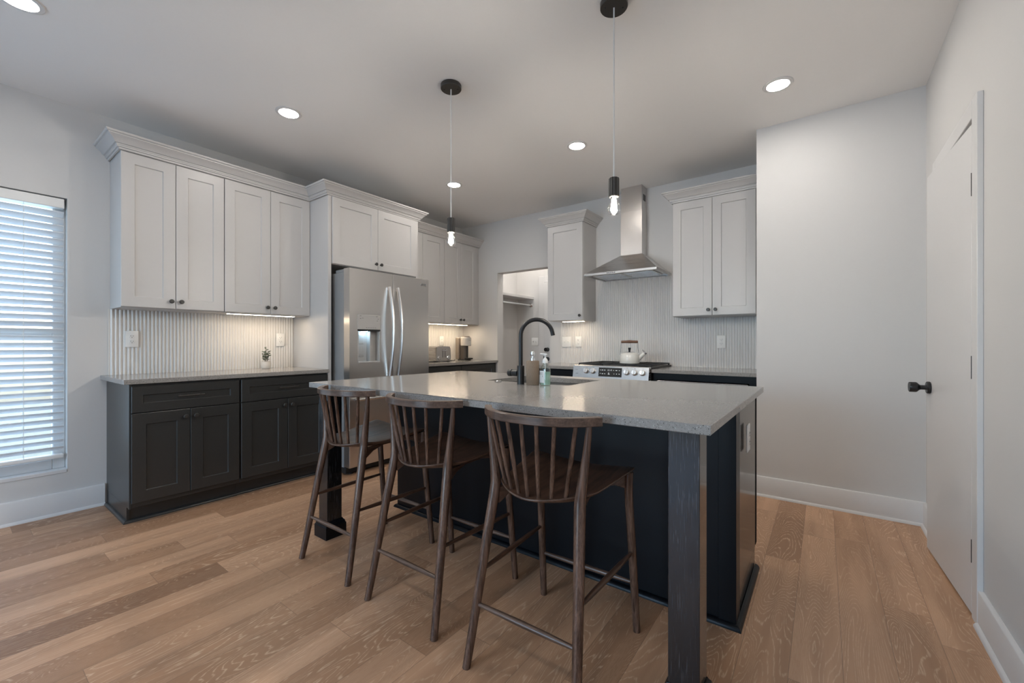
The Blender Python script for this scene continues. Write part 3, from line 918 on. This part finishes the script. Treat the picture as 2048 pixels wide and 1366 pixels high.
# clear soap bottle (oval section)
sb = thing('soap_bottle', 'clear pump bottle of green hand soap with white label', 'soap bottle', (-1.233, 1.972, CT))
def oval(rx, ry, z, n=28): return [(rx * math.cos(2 * PI * k / n), ry * math.sin(2 * PI * k / n), z) for k in range(n)]
b = B()
b.loft([oval(.028, .019, .0005), oval(.032, .022, .004), oval(.032, .022, .082), oval(.030, .021, .092), oval(.022, .017, .105), oval(.014, .0135, .114), oval(.0125, .0125, .118), oval(.0125, .0125, .128)], True)
b.build('bottle', M['bottle'], sb)
b = B()
b.loft([oval(.029, .0195, .003), oval(.0305, .0205, .006), oval(.0305, .0205, .074)], True)
b.build('liquid', M['soap'], sb)
b = B()
def face(a0, a1, z0, z1, rx=.0325, ry=.0226, n=8):
    lo = b.ring([(rx * math.cos(a0 + (a1 - a0) * k / n), ry * math.sin(a0 + (a1 - a0) * k / n), z0) for k in range(n + 1)])
    hi = b.ring([(v.co.x, v.co.y, z1) for v in lo])
    b.bridge(lo, hi, False)
face(-PI * .93, -PI * .42, .014, .080)
b.build('label', M['plastic'], sb)
b = B()
for z0, z1, a0, a1 in ((.067, .070, .90, .50), (.0635, .0655, .90, .62), (.0585, .061, .90, .50), (.052, .0532, .90, .72), (.049, .0502, .90, .72), (.046, .0472, .90, .75), (.046, .054, .56, .52)):
    face(-PI * a0, -PI * a1, z0, z1, .0328, .0229, 6)
b.build('label_print', M['greyplastic'], sb)
b = B()
b.lathe([(0, .122), (.0155, .122), (.0155, .136), (.012, .142), (.006, .150), (.004, .152), (.004, .168), (0, .168)], (0, 0, 0), (0, 0, 1), 20)
b.obox((-.010, .0, .171), (.022, 0, -.001), (0, .005, 0), (0, 0, .0035), .002)
b.lathe([(0, 0), (.008, 0), (.008, .008), (0, .008)], (0, 0, .164), (0, 0, 1), 14)
b.tube([(0, 0, .02), (0, 0, .125)], .003, 8)
b.build('pump', M['plastic'], sb)
# small chrome disc by the sink
ss = B().lathe([(0, 0), (.021, 0), (.022, .003), (.016, .005), (.011, .008), (.006, .009), (0, .009)], (-1.574, 1.985, CT), (0, 0, 1), 24)
tag(ss.build('sink_stopper', M['chrome']), 'small shiny metal disc lying at the left end of the sink', 'stopper')

# ------------------------------------------------------------------ bar stools
def make_stool():
    o = thing('bar_stool', '', 'bar stool')
    # seat: lofted dished board, rows from back to front
    b = B()
    rows, n = [], 14
    prof = []
    for j in range(13):
        t = j / 12
        prof.append(t)
    def outline(t):
        # half width and y of the row's middle / bow
        if t < .3:
            hw = .158 + .035 * (t / .3) ** .8
        else:
            hw = .193 + .042 * ((t - .3) / .7)
        return hw
    def ypos(u, t):
        yb = -.222 + .080 * u * u         # bowed back edge
        yf = .243 - .020 * (abs(u) ** 6) - .012 * u * u   # front edge, corners eased
        return yb + (yf - yb) * t
    def zpos(u, t):
        z = .628 + .016 * t
        z += .026 * (u * u) * (max(0, t - .15) ** 1.2) + .004 * abs(u)
        z -= .013 * math.sin(PI * min(1, max(0, t))) * (1 - u * u)
        z += .014 * max(0, .25 - t) / .25 * u * u
        return z
    top, bot = [], []
    for t in prof:
        hw = outline(t)
        ro, rb = [], []
        for k in range(n + 1):
            u = -1 + 2 * k / n
            x = hw * u; y = ypos(u, t); z = zpos(u, t)
            edge = min(1.0, min(t, 1 - t) * 9, (1 - abs(u)) * 5)
            th = .010 + .013 * edge
            ro.append(b.bm.verts.new((x, y, z))); rb.append(b.bm.verts.new((x * (1 - .012), y * (1 - .012), z - th)))
        top.append(ro); bot.append(rb)
    for g_, flip in ((top, False), (bot, True)):
        for r0, r1 in zip(g_, g_[1:]):
            for k in range(n): b.bm.faces.new((r0[k], r0[k + 1], r1[k + 1], r1[k]))
    loopt = top[0] + [r[-1] for r in top[1:]] + list(reversed(top[-1][:-1])) + [r[0] for r in reversed(top[1:-1])]
    loopb = bot[0] + [r[-1] for r in bot[1:]] + list(reversed(bot[-1][:-1])) + [r[0] for r in reversed(bot[1:-1])]
    b.bridge(loopt, loopb)
    seat = b.build('seat', M['walnutx'], o, sharp=0.9)
    seat.modifiers.new('soft', 'SUBSURF').levels = 1
    seat.modifiers['soft'].render_levels = 1
    def spl(p, m=6):
        """Catmull-Rom through (x, y, z, r)"""
        out = []
        q = [p[0]] + p + [p[-1]]
        for i in range(1, len(q) - 2):
            for k in range(m):
                t = k / m
                out.append(tuple(.5 * ((2 * q[i][c]) + (-q[i - 1][c] + q[i + 1][c]) * t + (2 * q[i - 1][c] - 5 * q[i][c] + 4 * q[i + 1][c] - q[i + 2][c]) * t * t
                                       + (-q[i - 1][c] + 3 * q[i][c] - 3 * q[i + 1][c] + q[i + 2][c]) * t ** 3) for c in range(4)))
        out.append(p[-1])
        return [v[:3] for v in out], [v[3] for v in out]
    # rear legs: raked post that kinks at seat height and runs on to the top rail
    for s in (-1, 1):
        p, r = spl([(s * .213, -.266, 0, .0145), (s * .206, -.246, .10, .0155), (s * .186, -.190, .41, .0180), (s * .172, -.155, .600, .0195), (s * .174, -.149, .660, .0180), (s * .190, -.147, .780, .0130), (s * .203, -.150, .884, .0095)])
        B().tube(p, r, 16).build('leg', M['walnut'], o)
    for s in (-1, 1):
        p, r = spl([(s * .214, .265, 0, .0140), (s * .207, .237, .30, .0160), (s * .200, .214, .55, .0165), (s * .203, .210, .644, .0160)])
        B().tube(p, r, 16).build('leg', M['walnut'], o)
    # top rail, bowed in plan
    b = B()
    loops = []
    def yr(x): return -.239 + .117 * (abs(x) / .228) ** 2.6
    for i in range(25):
        x = -.228 * math.cos(PI * i / 24)
        dy = .117 * 2.6 / .228 * (abs(x) / .228) ** 1.6 * (1 if x > 0 else -1)
        nx, ny = dy / math.hypot(1, dy), -1 / math.hypot(1, dy)
        hw = .0105 + .0035 * (abs(x) / .228)
        y = yr(x)
        sec = [(-hw, -.012), (-hw + .003, -.0145), (hw - .003, -.0145), (hw, -.012), (hw, .012), (hw - .003, .0145), (-hw + .003, .0145), (-hw, .012)]
        loops.append([(x + nx * -a, y + ny * -a, .892 + c) for a, c in sec])
    b.loft(loops)
    b.build('top_rail', M['walnutr'], o)
    for i in range(7):
        u = -1 + 2 * i / 6
        xt = .172 * u; xb = .119 * u
        B().tube([(xb, -.196 + .075 * (xb / .158) ** 2, .627), ((xb + xt) / 2, (-.196 + .075 * (xb / .158) ** 2 + yr(xt)) / 2, .75), (xt, yr(xt), .884)], [.0070, .0078, .0068], 10).build('spindle', M['walnut'], o)
    # stretchers
    def rung(p0, p1, mat, r=.0085):
        p0, p1 = Vector(p0), Vector(p1)
        pts = [p0.lerp(p1, t) for t in (0, .25, .5, .75, 1)]
        B().tube(pts, [r * .8, r * 1.1, r * 1.25, r * 1.1, r * .8], 12).build('stretcher', mat, o)
    rung((-.198, -.227, .213), (.198, -.227, .213), M['walnutr'])
    rung((-.209, .246, .200), (.209, .246, .200), M['walnutr'])
    for s in (-1, 1): rung((s * .191, -.206, .325), (s * .207, .236, .325), M['walnutx'])
    # aprons under the seat, arched between the legs
    for s in (-1, 1):
        b = B()
        st_ = [(-.148, .556, .614, .163), (-.085, .590, .612, .150), (-.02, .606, .613, .140), (.08, .610, .620, .145), (.14, .606, .626, .165), (.206, .578, .640, .190)]
        b.loft([[(s * x - .008, y, za), (s * x + .008, y, za), (s * x + .008, y, zb), (s * x - .008, y, zb)] for y, za, zb, x in st_])
        b.build('apron', M['walnutx'], o, smooth=False)
    return o
st = make_stool()
places = [(-2.012, 1.394, .0, 'dark walnut spindle-back bar stool farthest left, beside the left island post'),
          (-1.417, 1.386, .0, 'dark walnut spindle-back bar stool in the middle of the three at the island'),
          (-.802, 1.362, .022, 'dark walnut spindle-back bar stool nearest the camera, at the right of the island')]
for i, (x, y, a, lab) in enumerate(places):
    s_ = st if i == 0 else dup_tree(st)
    s_.location = (x, y, 0); s_.rotation_euler = (0, 0, a)
    tag(s_, lab, 'bar stool', 'bar stools at the island')

# ------------------------------------------------------------------ range
RG = thing('range_stove', 'stainless steel slide-in gas range below the hood', 'range', (-1.592, 3.64, 0))
hw = .370
B().box(-hw + .004, hw - .004, .035, .690, .07, .905, .002).build('body', M['darkvoid'], RG, smooth=False)
b = B()
b.loft([[(-hw, .075, .926), (-hw, .045, .930), (-hw, .020, .924), (-hw, .000, .812), (-hw, .035, .800), (-hw, .075, .800)],
        [(hw, .075, .926), (hw, .045, .930), (hw, .020, .924), (hw, .000, .812), (hw, .035, .800), (hw, .075, .800)]])
cp = b.build('control_panel', M['steelh'], RG, smooth=False)
B().box(-hw, hw, .075, .692, .905, .922, .003).build('cooktop', M['iron'], RG, smooth=False)
pn = Vector((0, -.112, .020)).normalized()          # outward normal of the sloped panel
pu = Vector((0, .020, .112)).normalized()
def onpanel(x, t, out=0.0):
    p = Vector((x, .020, .924)).lerp(Vector((x, .0, .812)), t)
    return p + pn * out
dc = onpanel(.012, .47, .0015)
dsp = B().obox(dc, (.112, 0, 0), pu * .042, pn * .0015).build('display', M['darkvoid'], cp, smooth=False)
b = B()
for (gx, gv, gw) in ((-.095, .018, .006), (-.075, .018, .014), (-.052, .018, .012), (.035, .018, .006), (.062, .018, .016), (.090, .018, .010),
                     (-.095, -.014, .006), (-.073, -.016, .012), (-.050, -.016, .010), (-.010, -.018, .018), (-.012, -.008, .010), (.040, -.014, .005), (.065, -.014, .008), (.090, -.014, .010)):
    b.obox(dc + Vector((gx, 0, 0)) + pu * gv + pn * .0018, (gw / 2, 0, 0), pu * .0016, pn * .0003)
# clock digits 12:17 style segments
for k, gx in enumerate((-.024, -.012, .002, .013)):
    c0 = dc + Vector((gx, 0, 0)) + pu * .018 + pn * .0018
    b.obox(c0 + Vector((.003, 0, 0)), (.0006, 0, 0), pu * .006, pn * .0003)
    if k in (1, 3): b.obox(c0 + pu * .006, (.003, 0, 0), pu * .0006, pn * .0003)
    if k == 1: b.obox(c0 - pu * .006, (.003, 0, 0), pu * .0006, pn * .0003)
b.build('display_glyphs', M['glyph'], dsp, smooth=False)
for x in (-.228, -.158, .172, .245, .317):
    b = B()
    c = onpanel(x, .42, .0)
    b.lathe([(0, 0), (.027, 0), (.027, .006), (.0235, .009), (.0225, .028), (.020, .031), (0, .031)], c, pn, 24)
    b.obox(c + pn * .034, (.006, 0, 0), pu * .020, pn * .006, .002)
    b.build('knob', M['knobsteel'], cp)
b = B()
for x, t, w_ in ((-.332, .35, .024), (-.326, .66, .028)): b.obox(onpanel(x, t, .0004), (w_ / 2, 0, 0), pu * .0012, pn * .0003)
for x in (-.228, -.158, .172, .245, .317): b.obox(onpanel(x, .10, .0004), (.006, 0, 0), pu * .0012, pn * .0003)
b.build('panel_marks', M['slot'], cp, smooth=False)
B().box(-hw + .002, hw - .002, .005, .035, .255, .795, .004).build('oven_door', M['steelh'], RG, smooth=False)
B().tube([(-.32, -.045, .745), (.32, -.045, .745)], .013, 12).box(-.315, -.29, -.045, .006, .735, .755).box(.29, .315, -.045, .006, .735, .755).build('door_handle', M['steelh'], RG)
B().box(-hw + .002, hw - .002, .010, .035, .075, .250, .004).build('storage_drawer', M['steelh'], RG, smooth=False)
B().box(-hw + .02, hw - .02, .07, .66, 0, .07).build('plinth', M['darkvoid'], RG, smooth=False)
for gx0, gx1 in ((-.360, -.125), (-.118, .118), (.125, .360)):
    b = B()
    y0, y1 = .105, .665
    z0, z1 = .934, .946
    for x in (gx0, gx1 - .012): b.box(x, x + .012, y0, y1, z0, z1, .002)
    for y in (y0, (y0 + y1) / 2 - .006, y1 - .012): b.box(gx0 + .012, gx1 - .012, y, y + .012, z0, z1, .002)
    xm = (gx0 + gx1) / 2
    b.box(xm - .005, xm + .005, y0 + .012, y1 - .012, z0, z1 - .001, .002)
    for x in (gx0 + .002, gx1 - .012):
        for y in (y0 + .002, y1 - .014): b.box(x, x + .010, y, y + .012, .9215, z0)
    b.build('grate', M['iron'], RG, smooth=False)
for x, y in ((-.24, .25), (-.24, .52), (0, .385), (.24, .25), (.24, .52)):
    B().lathe([(0, 0), (.045, 0), (.045, .006), (.034, .007), (.034, .011), (0, .012)], (x, y, .9215), (0, 0, 1), 20).build('burner', M['iron'], RG)

# kettle
KT = thing('kettle', 'cream enamel kettle with wooden handle on the range', 'kettle', (-1.483, 3.880, .946))
B().lathe([(0, 0), (.082, 0), (.090, .003), (.0925, .010), (.089, .075), (.083, .090), (.068, .099), (.052, .1025), (.050, .104), (0, .104)], (0, 0, 0), (0, 0, 1), 36).build('body', M['enamel'], KT)
lid = B().lathe([(0, 0), (.051, 0), (.0535, .003), (.045, .008), (.020, .013), (0, .014)], (0, 0, .103), (0, 0, 1), 28).build('lid', M['chrome'], KT)
B().lathe([(0, 0), (.008, 0), (.009, .008), (.0135, .030), (.013, .036), (0, .037)], (0, 0, .115), (0, 0, 1), 16).build('lid_knob', M['black'], lid)
ax, ay = .93, .37       # spout direction in plan (to the right, slightly back)
B().tube([(ax * .055, ay * .055, .030), (ax * .090, ay * .090, .055), (ax * .125, ay * .125, .088), (ax * .138, ay * .138, .101)], [.030, .022, .0165, .015], 16).build('spout', M['enamel'], KT)
b = B()
b.tube([(ax * .135, ay * .135, .098), (ax * .146, ay * .146, .109)], .018, 14)
b.tube([(ax * .140, ay * .140, .112), (ax * .126, ay * .126, .124), (ax * .118, ay * .118, .131)], [.006, .005, .006], 10)
b.build('whistle', M['chrome'], KT)
h = B()
for s in (-1, 1):
    p = [(s * ax * .085, s * ay * .085, .088), (s * ax * .083, s * ay * .083, .110), (s * ax * .078, s * ay * .078, .150), (s * ax * .076, s * ay * .076, .200), (s * ax * .070, s * ay * .070, .206)]
    h.tube(p, [.004, .003, .003, .003, .003], 8)
    h.lathe([(0, 0), (.007, 0), (.007, .006), (0, .006)], (s * ax * .084, s * ay * .084, .092), (s * ax, s * ay, 0), 10)
h.build('handle_wire', M['chrome'], KT)
B().tube([(-ax * .077, -ay * .077, .206), (-ax * .072, -ay * .072, .206), (-ax * .03, -ay * .03, .207), (0, 0, .208), (ax * .03, ay * .03, .207), (ax * .072, ay * .072, .206), (ax * .077, ay * .077, .206)],
         [.010, .0125, .0130, .0155, .0130, .0125, .010], 14).build('grip', M['handlewood'], KT)

# ------------------------------------------------------------------ range hood
HD = thing('range_hood', 'stainless steel chimney range hood on the back wall', 'range hood')
hx0, hx1, hy = -1.951, -1.222, 3.862
cx0, cx1, cy = -1.701, -1.474, 4.200
b = B()
# rim (open frame) and sloping canopy
yw = YB - .021
b.loft([[(hx0, hy, 1.817), (hx1, hy, 1.817), (hx1, yw, 1.817), (hx0, yw, 1.817)], [(hx0, hy, 1.838), (hx1, hy, 1.838), (hx1, yw, 1.838), (hx0, yw, 1.838)],
        [(hx0 + .003, hy + .003, 1.840), (hx1 - .003, hy + .003, 1.840), (hx1 - .003, yw, 1.840), (hx0 + .003, yw, 1.840)],
        [(cx0 - .003, cy - .003, 2.050), (cx1 + .003, cy - .003, 2.050), (cx1 + .003, yw, 2.050), (cx0 - .003, yw, 2.050)]], False)
i0 = [(hx0 + .02, hy + .02, 1.817), (hx1 - .02, hy + .02, 1.817), (hx1 - .02, yw - .01, 1.817), (hx0 + .02, yw - .01, 1.817)]
o0 = [(hx0, hy, 1.817), (hx1, hy, 1.817), (hx1, yw, 1.817), (hx0, yw, 1.817)]
r0 = b.ring(o0); r1 = b.ring(i0); b.bridge(r0, r1)
r2 = b.ring([(x, y, 1.828) for x, y, z in i0]); b.bridge(r1, r2); b.bm.faces.new(r2)
b.build('canopy', M['steelh'], HD, smooth=False)
for x0, x1 in ((hx0 + .06, (hx0 + hx1) / 2 - .004), ((hx0 + hx1) / 2 + .004, hx1 - .06)):
    f = B().box(x0, x1, hy + .06, yw - .07, 1.820, 1.828, .002)
    y = hy + .09
    while y < yw - .10:
        f.box(x0 + .02, x1 - .02, y, y + .005, 1.8185, 1.8205); y += .022
    f.build('grease_filter', M['steelh'], HD, smooth=False)
b = B()
for i in range(5): b.box(-1.706 + i * .019, -1.696 + i * .019, hy - .002, hy + .001, 1.8235, 1.8315, .001)
b.build('buttons', M['slot'], HD, smooth=False)
ch = B().box(cx0, cx1, cy, yw + .02, 2.049, 2.496, .0015).build('chimney', M['steel'], HD, smooth=False)
cu = B().box(cx0 + .004, cx1 - .004, cy + .004, yw + .02, 2.49, ZC - .001, .0015).build('chimney_extension', M['steel'], HD, smooth=False)
b = B()
for i in range(4): b.box(cx1 - .0045, cx1 - .003, cy + .045 + i * .018, cy + .056 + i * .018, 2.60, 2.665)
b.build('vent_slots', M['slot'], cu, smooth=False)

# ------------------------------------------------------------------ lights
def pendant(label, x, y, zc=ZC):
    o = thing('pendant_light', label, 'pendant light', (x, y, 0))
    c = B().lathe([(0, zc), (.062, zc), (.064, zc - .003), (.064, zc - .024), (.062, zc - .027), (0, zc - .027)], (0, 0, 0), (0, 0, 1), 36).build('canopy', M['bronze'], o)
    for a in (.6, .6 + PI): B().lathe([(0, 0), (.004, 0), (.003, .003), (0, .003)], (.042 * math.cos(a), .042 * math.sin(a), zc - .027), (0, 0, -1), 10).build('screw', M['darkvoid'], c)
    B().tube([(0, 0, zc - .026), (0, 0, 2.3), (0, 0, 1.918)], .0034, 10).build('cord', M['cord'], o)
    b = B()
    loops = []
    n = 48
    for z, k in ((1.920, .86), (1.917, 1), (1.832, 1), (1.829, .9)):
        loops.append([((.0235 + .0012 * math.cos(12 * 2 * PI * i / n)) * k * math.cos(2 * PI * i / n), (.0235 + .0012 * math.cos(12 * 2 * PI * i / n)) * k * math.sin(2 * PI * i / n), z) for i in range(n)])
    b.loft(loops)
    b.build('socket', M['bronze'], o)
    bu = B()
    bu.lathe([(.013, 1.832), (.0135, 1.822), (.017, 1.810), (.0255, 1.795), (.0305, 1.780), (.031, 1.770), (.0285, 1.758), (.021, 1.749), (.011, 1.746), (0, 1.7445)], (0, 0, 0), (0, 0, 1), 28)
    bu.bm.faces.ensure_lookup_table()
    g = bu.build('bulb', M['bulbglass'], o)
    B().lathe([(0, 0), (.013, 0), (.013, .012), (0, .012)], (0, 0, 1.824), (0, 0, 1), 18).build('bulb_base', M['chrome'], g)
    f = B()
    for k in range(4):
        a = PI / 4 + k * PI / 2
        f.tube([(.007 * math.cos(a), .007 * math.sin(a), 1.820), (.013 * math.cos(a), .013 * math.sin(a), 1.766)], .0032, 8)
    f.build('filament', M['filament'], g)
    return o
pendant('bare-bulb pendant on a white cord, hanging left over the island before the refrigerator', -1.866, 1.880)
pendant('bare-bulb pendant on a white cord, hanging right over the island before the hood', -.794, 1.880)

cans = [(-2.999, 1.43, 'lit round recessed light in the ceiling before the tall left cabinets'),
        (-1.612, 3.065, 'lit round recessed light in the ceiling left of the right pendant cord'),
        (-3.012, 3.077, 'lit round recessed light behind the left pendant cord'),
        (-.227, 3.086, 'lit round recessed light in the ceiling before the blank right-hand wall'),
        (-3.03, .21, 'lit round recessed light at the top left corner of the picture')]
def can(x, y, label, group='recessed ceiling lights'):
    o = thing('recessed_light', label, 'ceiling light', (x, y, ZC), 0, group)
    B().lathe([(.0, 0), (.082, 0), (.083, -.003), (.079, -.006), (.062, -.0075), (.060, -.004), (0, -.004)], (0, 0, 0), (0, 0, 1), 36).build('trim_ring', M['trim'], o)
    B().lathe([(0, 0), (.0595, 0), (.0595, -.0025), (0, -.0028)], (0, 0, -.0042), (0, 0, 1), 32).build('lens', M['can'], o)
for x, y, l in cans: can(x, y, l)
# unseen lamps of the same kind, added to brighten the room and the utility room
can(-1.6, -.6, 'added unseen recessed light in the ceiling behind the camera', 'added recessed lights out of view')
can(-.3, -.6, 'added unseen recessed light in the ceiling behind the camera', 'added recessed lights out of view')
can(-1.6, -2.3, 'added unseen recessed light in the ceiling behind the camera', 'added recessed lights out of view')
can(-3.45, 4.85, 'added unseen recessed light in the utility room ceiling', 'added recessed lights out of view')
can(-2.75, 4.85, 'added unseen recessed light in the utility room ceiling', 'added recessed lights out of view')

# ------------------------------------------------------------------ things on the left counters
pp = thing('potted_plant', 'small green plant in a pale round pot on the left counter', 'plant', (-3.955, 1.688, CL))
B().lathe([(0, 0), (.028, 0), (.036, .006), (.0405, .025), (.0405, .048), (.037, .062), (.038, .066), (.035, .066), (.034, .060), (0, .060)], (0, 0, 0), (0, 0, 1), 28).build('pot', M['pot'], pp)
B().lathe([(0, 0), (.034, 0), (.033, .002), (0, .003)], (0, 0, .0595), (0, 0, 1), 20).build('soil', M['mulch'], pp)
stems, leaves = B(), B()
def leaf(b, base, d, L, w, roll):
    d = Vector(d).normalized(); side = d.cross(Vector((0, 0, 1)))
    if side.length < .1: side = Vector((1, 0, 0))
    side.normalize(); up = side.cross(d)
    side = side * math.cos(roll) + up * math.sin(roll); up = side.cross(d)
    base = Vector(base)
    rows = []
    for t, k in ((0, .12), (.25, .8), (.5, 1), (.75, .75), (1, .05)):
        c = base + d * (L * t) - up * (.25 * L * t * t)
        rows.append([b.bm.verts.new(c - side * w * k + up * w * k * .35), b.bm.verts.new(c), b.bm.verts.new(c + side * w * k + up * w * k * .35)])
    for a, c in zip(rows, rows[1:]):
        for j in range(2): b.bm.faces.new((a[j], a[j + 1], c[j + 1], c[j]))
for i in range(7):
    a = i * 2.4; r = .020 if i else 0
    top = Vector((math.cos(a) * r * 1.3, math.sin(a) * r * 1.3, .185 if i == 0 else .115 + random.random() * .04))
    p0 = Vector((math.cos(a) * r * .5, math.sin(a) * r * .5, .060))
    stems.tube([p0, p0.lerp(top, .5) + Vector((0, 0, .006)), top], .0013, 6)
    for k in range(9 if i == 0 else 6):
        t = .25 + .75 * k / (8 if i == 0 else 5)
        aa = a + k * 2.2 + random.random()
        leaf(leaves, p0.lerp(top, t), (math.cos(aa), math.sin(aa), .45 + random.random() * .5), .026 + random.random() * .010, .0085, random.uniform(-.5, .5))
stems.build('stem', M['stem'], pp)
leaves.build('leaves', M['leaf'], pp)

to = thing('toaster', 'brushed steel four-slice toaster on the counter beside the refrigerator', 'toaster', (-3.735, 3.63, CL), PI / 2)
# local: x along the front, -y to the room
b = B()
def tsec(y, k=1.0):
    return [(-.125 * k, y, .010), (.125 * k, y, .010), (.127 * k, y, .06), (.122 * k, y, .155), (.112 * k, y, .178), (.095 * k, y, .186), (-.095 * k, y, .186), (-.112 * k, y, .178), (-.122 * k, y, .155), (-.127 * k, y, .06)]
b.loft([tsec(.005), tsec(.28)])
b.build('body', M['steelh'], to, sharp=.5)
fp = B().loft([tsec(-.008, .97), tsec(.006, 1.0)]).build('front_panel', M['steel'], to, sharp=.5)
b = B()
for x in (-.018, .024): b.box(x - .003, x + .003, -.0095, -.006, .05, .150)
b.build('lever_slots', M['slot'], fp, smooth=False)
for x in (-.018, .024): B().box(x - .020, x + .020, -.026, -.008, .132, .142, .003).build('lever', M['chrome'], fp, smooth=False)
for x in (-.078, .082): B().lathe([(0, 0), (.026, 0), (.027, .004), (.022, .008), (.021, .020), (0, .021)], (x, -.007, .045), (0, -1, 0), 22).build('dial', M['chrome'], fp)
b = B()
for y in (.045, .100, .165, .220): b.box(-.085, .085, y, y + .022, .1855, .1868)
b.build('slots', M['slot'], to, smooth=False)
b = B()
for x in (-.10, .10):
    for y in (.02, .26): b.box(x - .015, x + .015, y - .01, y + .01, 0, .011)
b.build('foot', M['darkvoid'], to, smooth=False)

cm = thing('coffee_machine', 'taupe pod coffee machine with pale grey head on the counter', 'coffee machine', (-3.930, 4.10, CL))
# local: +x to the room
b = B()
b.box(-.010, .055, -.055, .055, .012, .300, .012, 3)
b.build('water_tank', M['taupe'], cm)
B().lathe([(0, .190), (.062, .190), (.069, .196), (.069, .296), (.062, .303), (0, .304)], (.135, 0, 0), (0, 0, 1), 32).build('brew_head', M['headgrey'], cm)
B().lathe([(.055, .304), (.056, .306), (.050, .316), (0, .316)], (.130, 0, 0), (0, 0, 1), 28).build('lever_lid', M['taupe'], cm)
B().lathe([(0, .012), (.050, .012), (.050, .190), (0, .190)], (.108, 0, 0), (0, 0, 1), 28).build('body', M['darkbody'], cm)
B().box(.156, .160, -.012, .012, .030, .185, .001).build('outlet_slot', M['darkvoid'], cm, smooth=False)
B().lathe([(0, 0), (.085, 0), (.087, .005), (.085, .012), (0, .012)], (.105, 0, 0), (0, 0, 1), 32).build('base', M['darkvoid'], cm)
B().box(.145, .225, -.042, .042, .012, .032, .008, 2).build('drip_tray', M['darkvoid'], cm)
B().box(.2035, .2045, -.022, .022, .262, .264).build('lettering', M['slot'], cm, smooth=False)
b = B()
pts = [(-3.66, 3.17, CL + .005)]
for i in range(1, 26):
    t = i / 25
    pts.append((-3.60 - .10 * t + .018 * math.sin(t * 17), 3.17 + .62 * t, CL + .005 + .004 * abs(math.sin(t * 9))))
pts += [(-3.76, 3.84, CL + .006), (-3.83, 3.93, CL + .006), (-3.90, 3.99, CL + .012)]
b.tube(pts, .0042, 8)
tag(b.build('power_cord', M['black']), 'dark power cord lying on the counter before the toaster', 'cord')
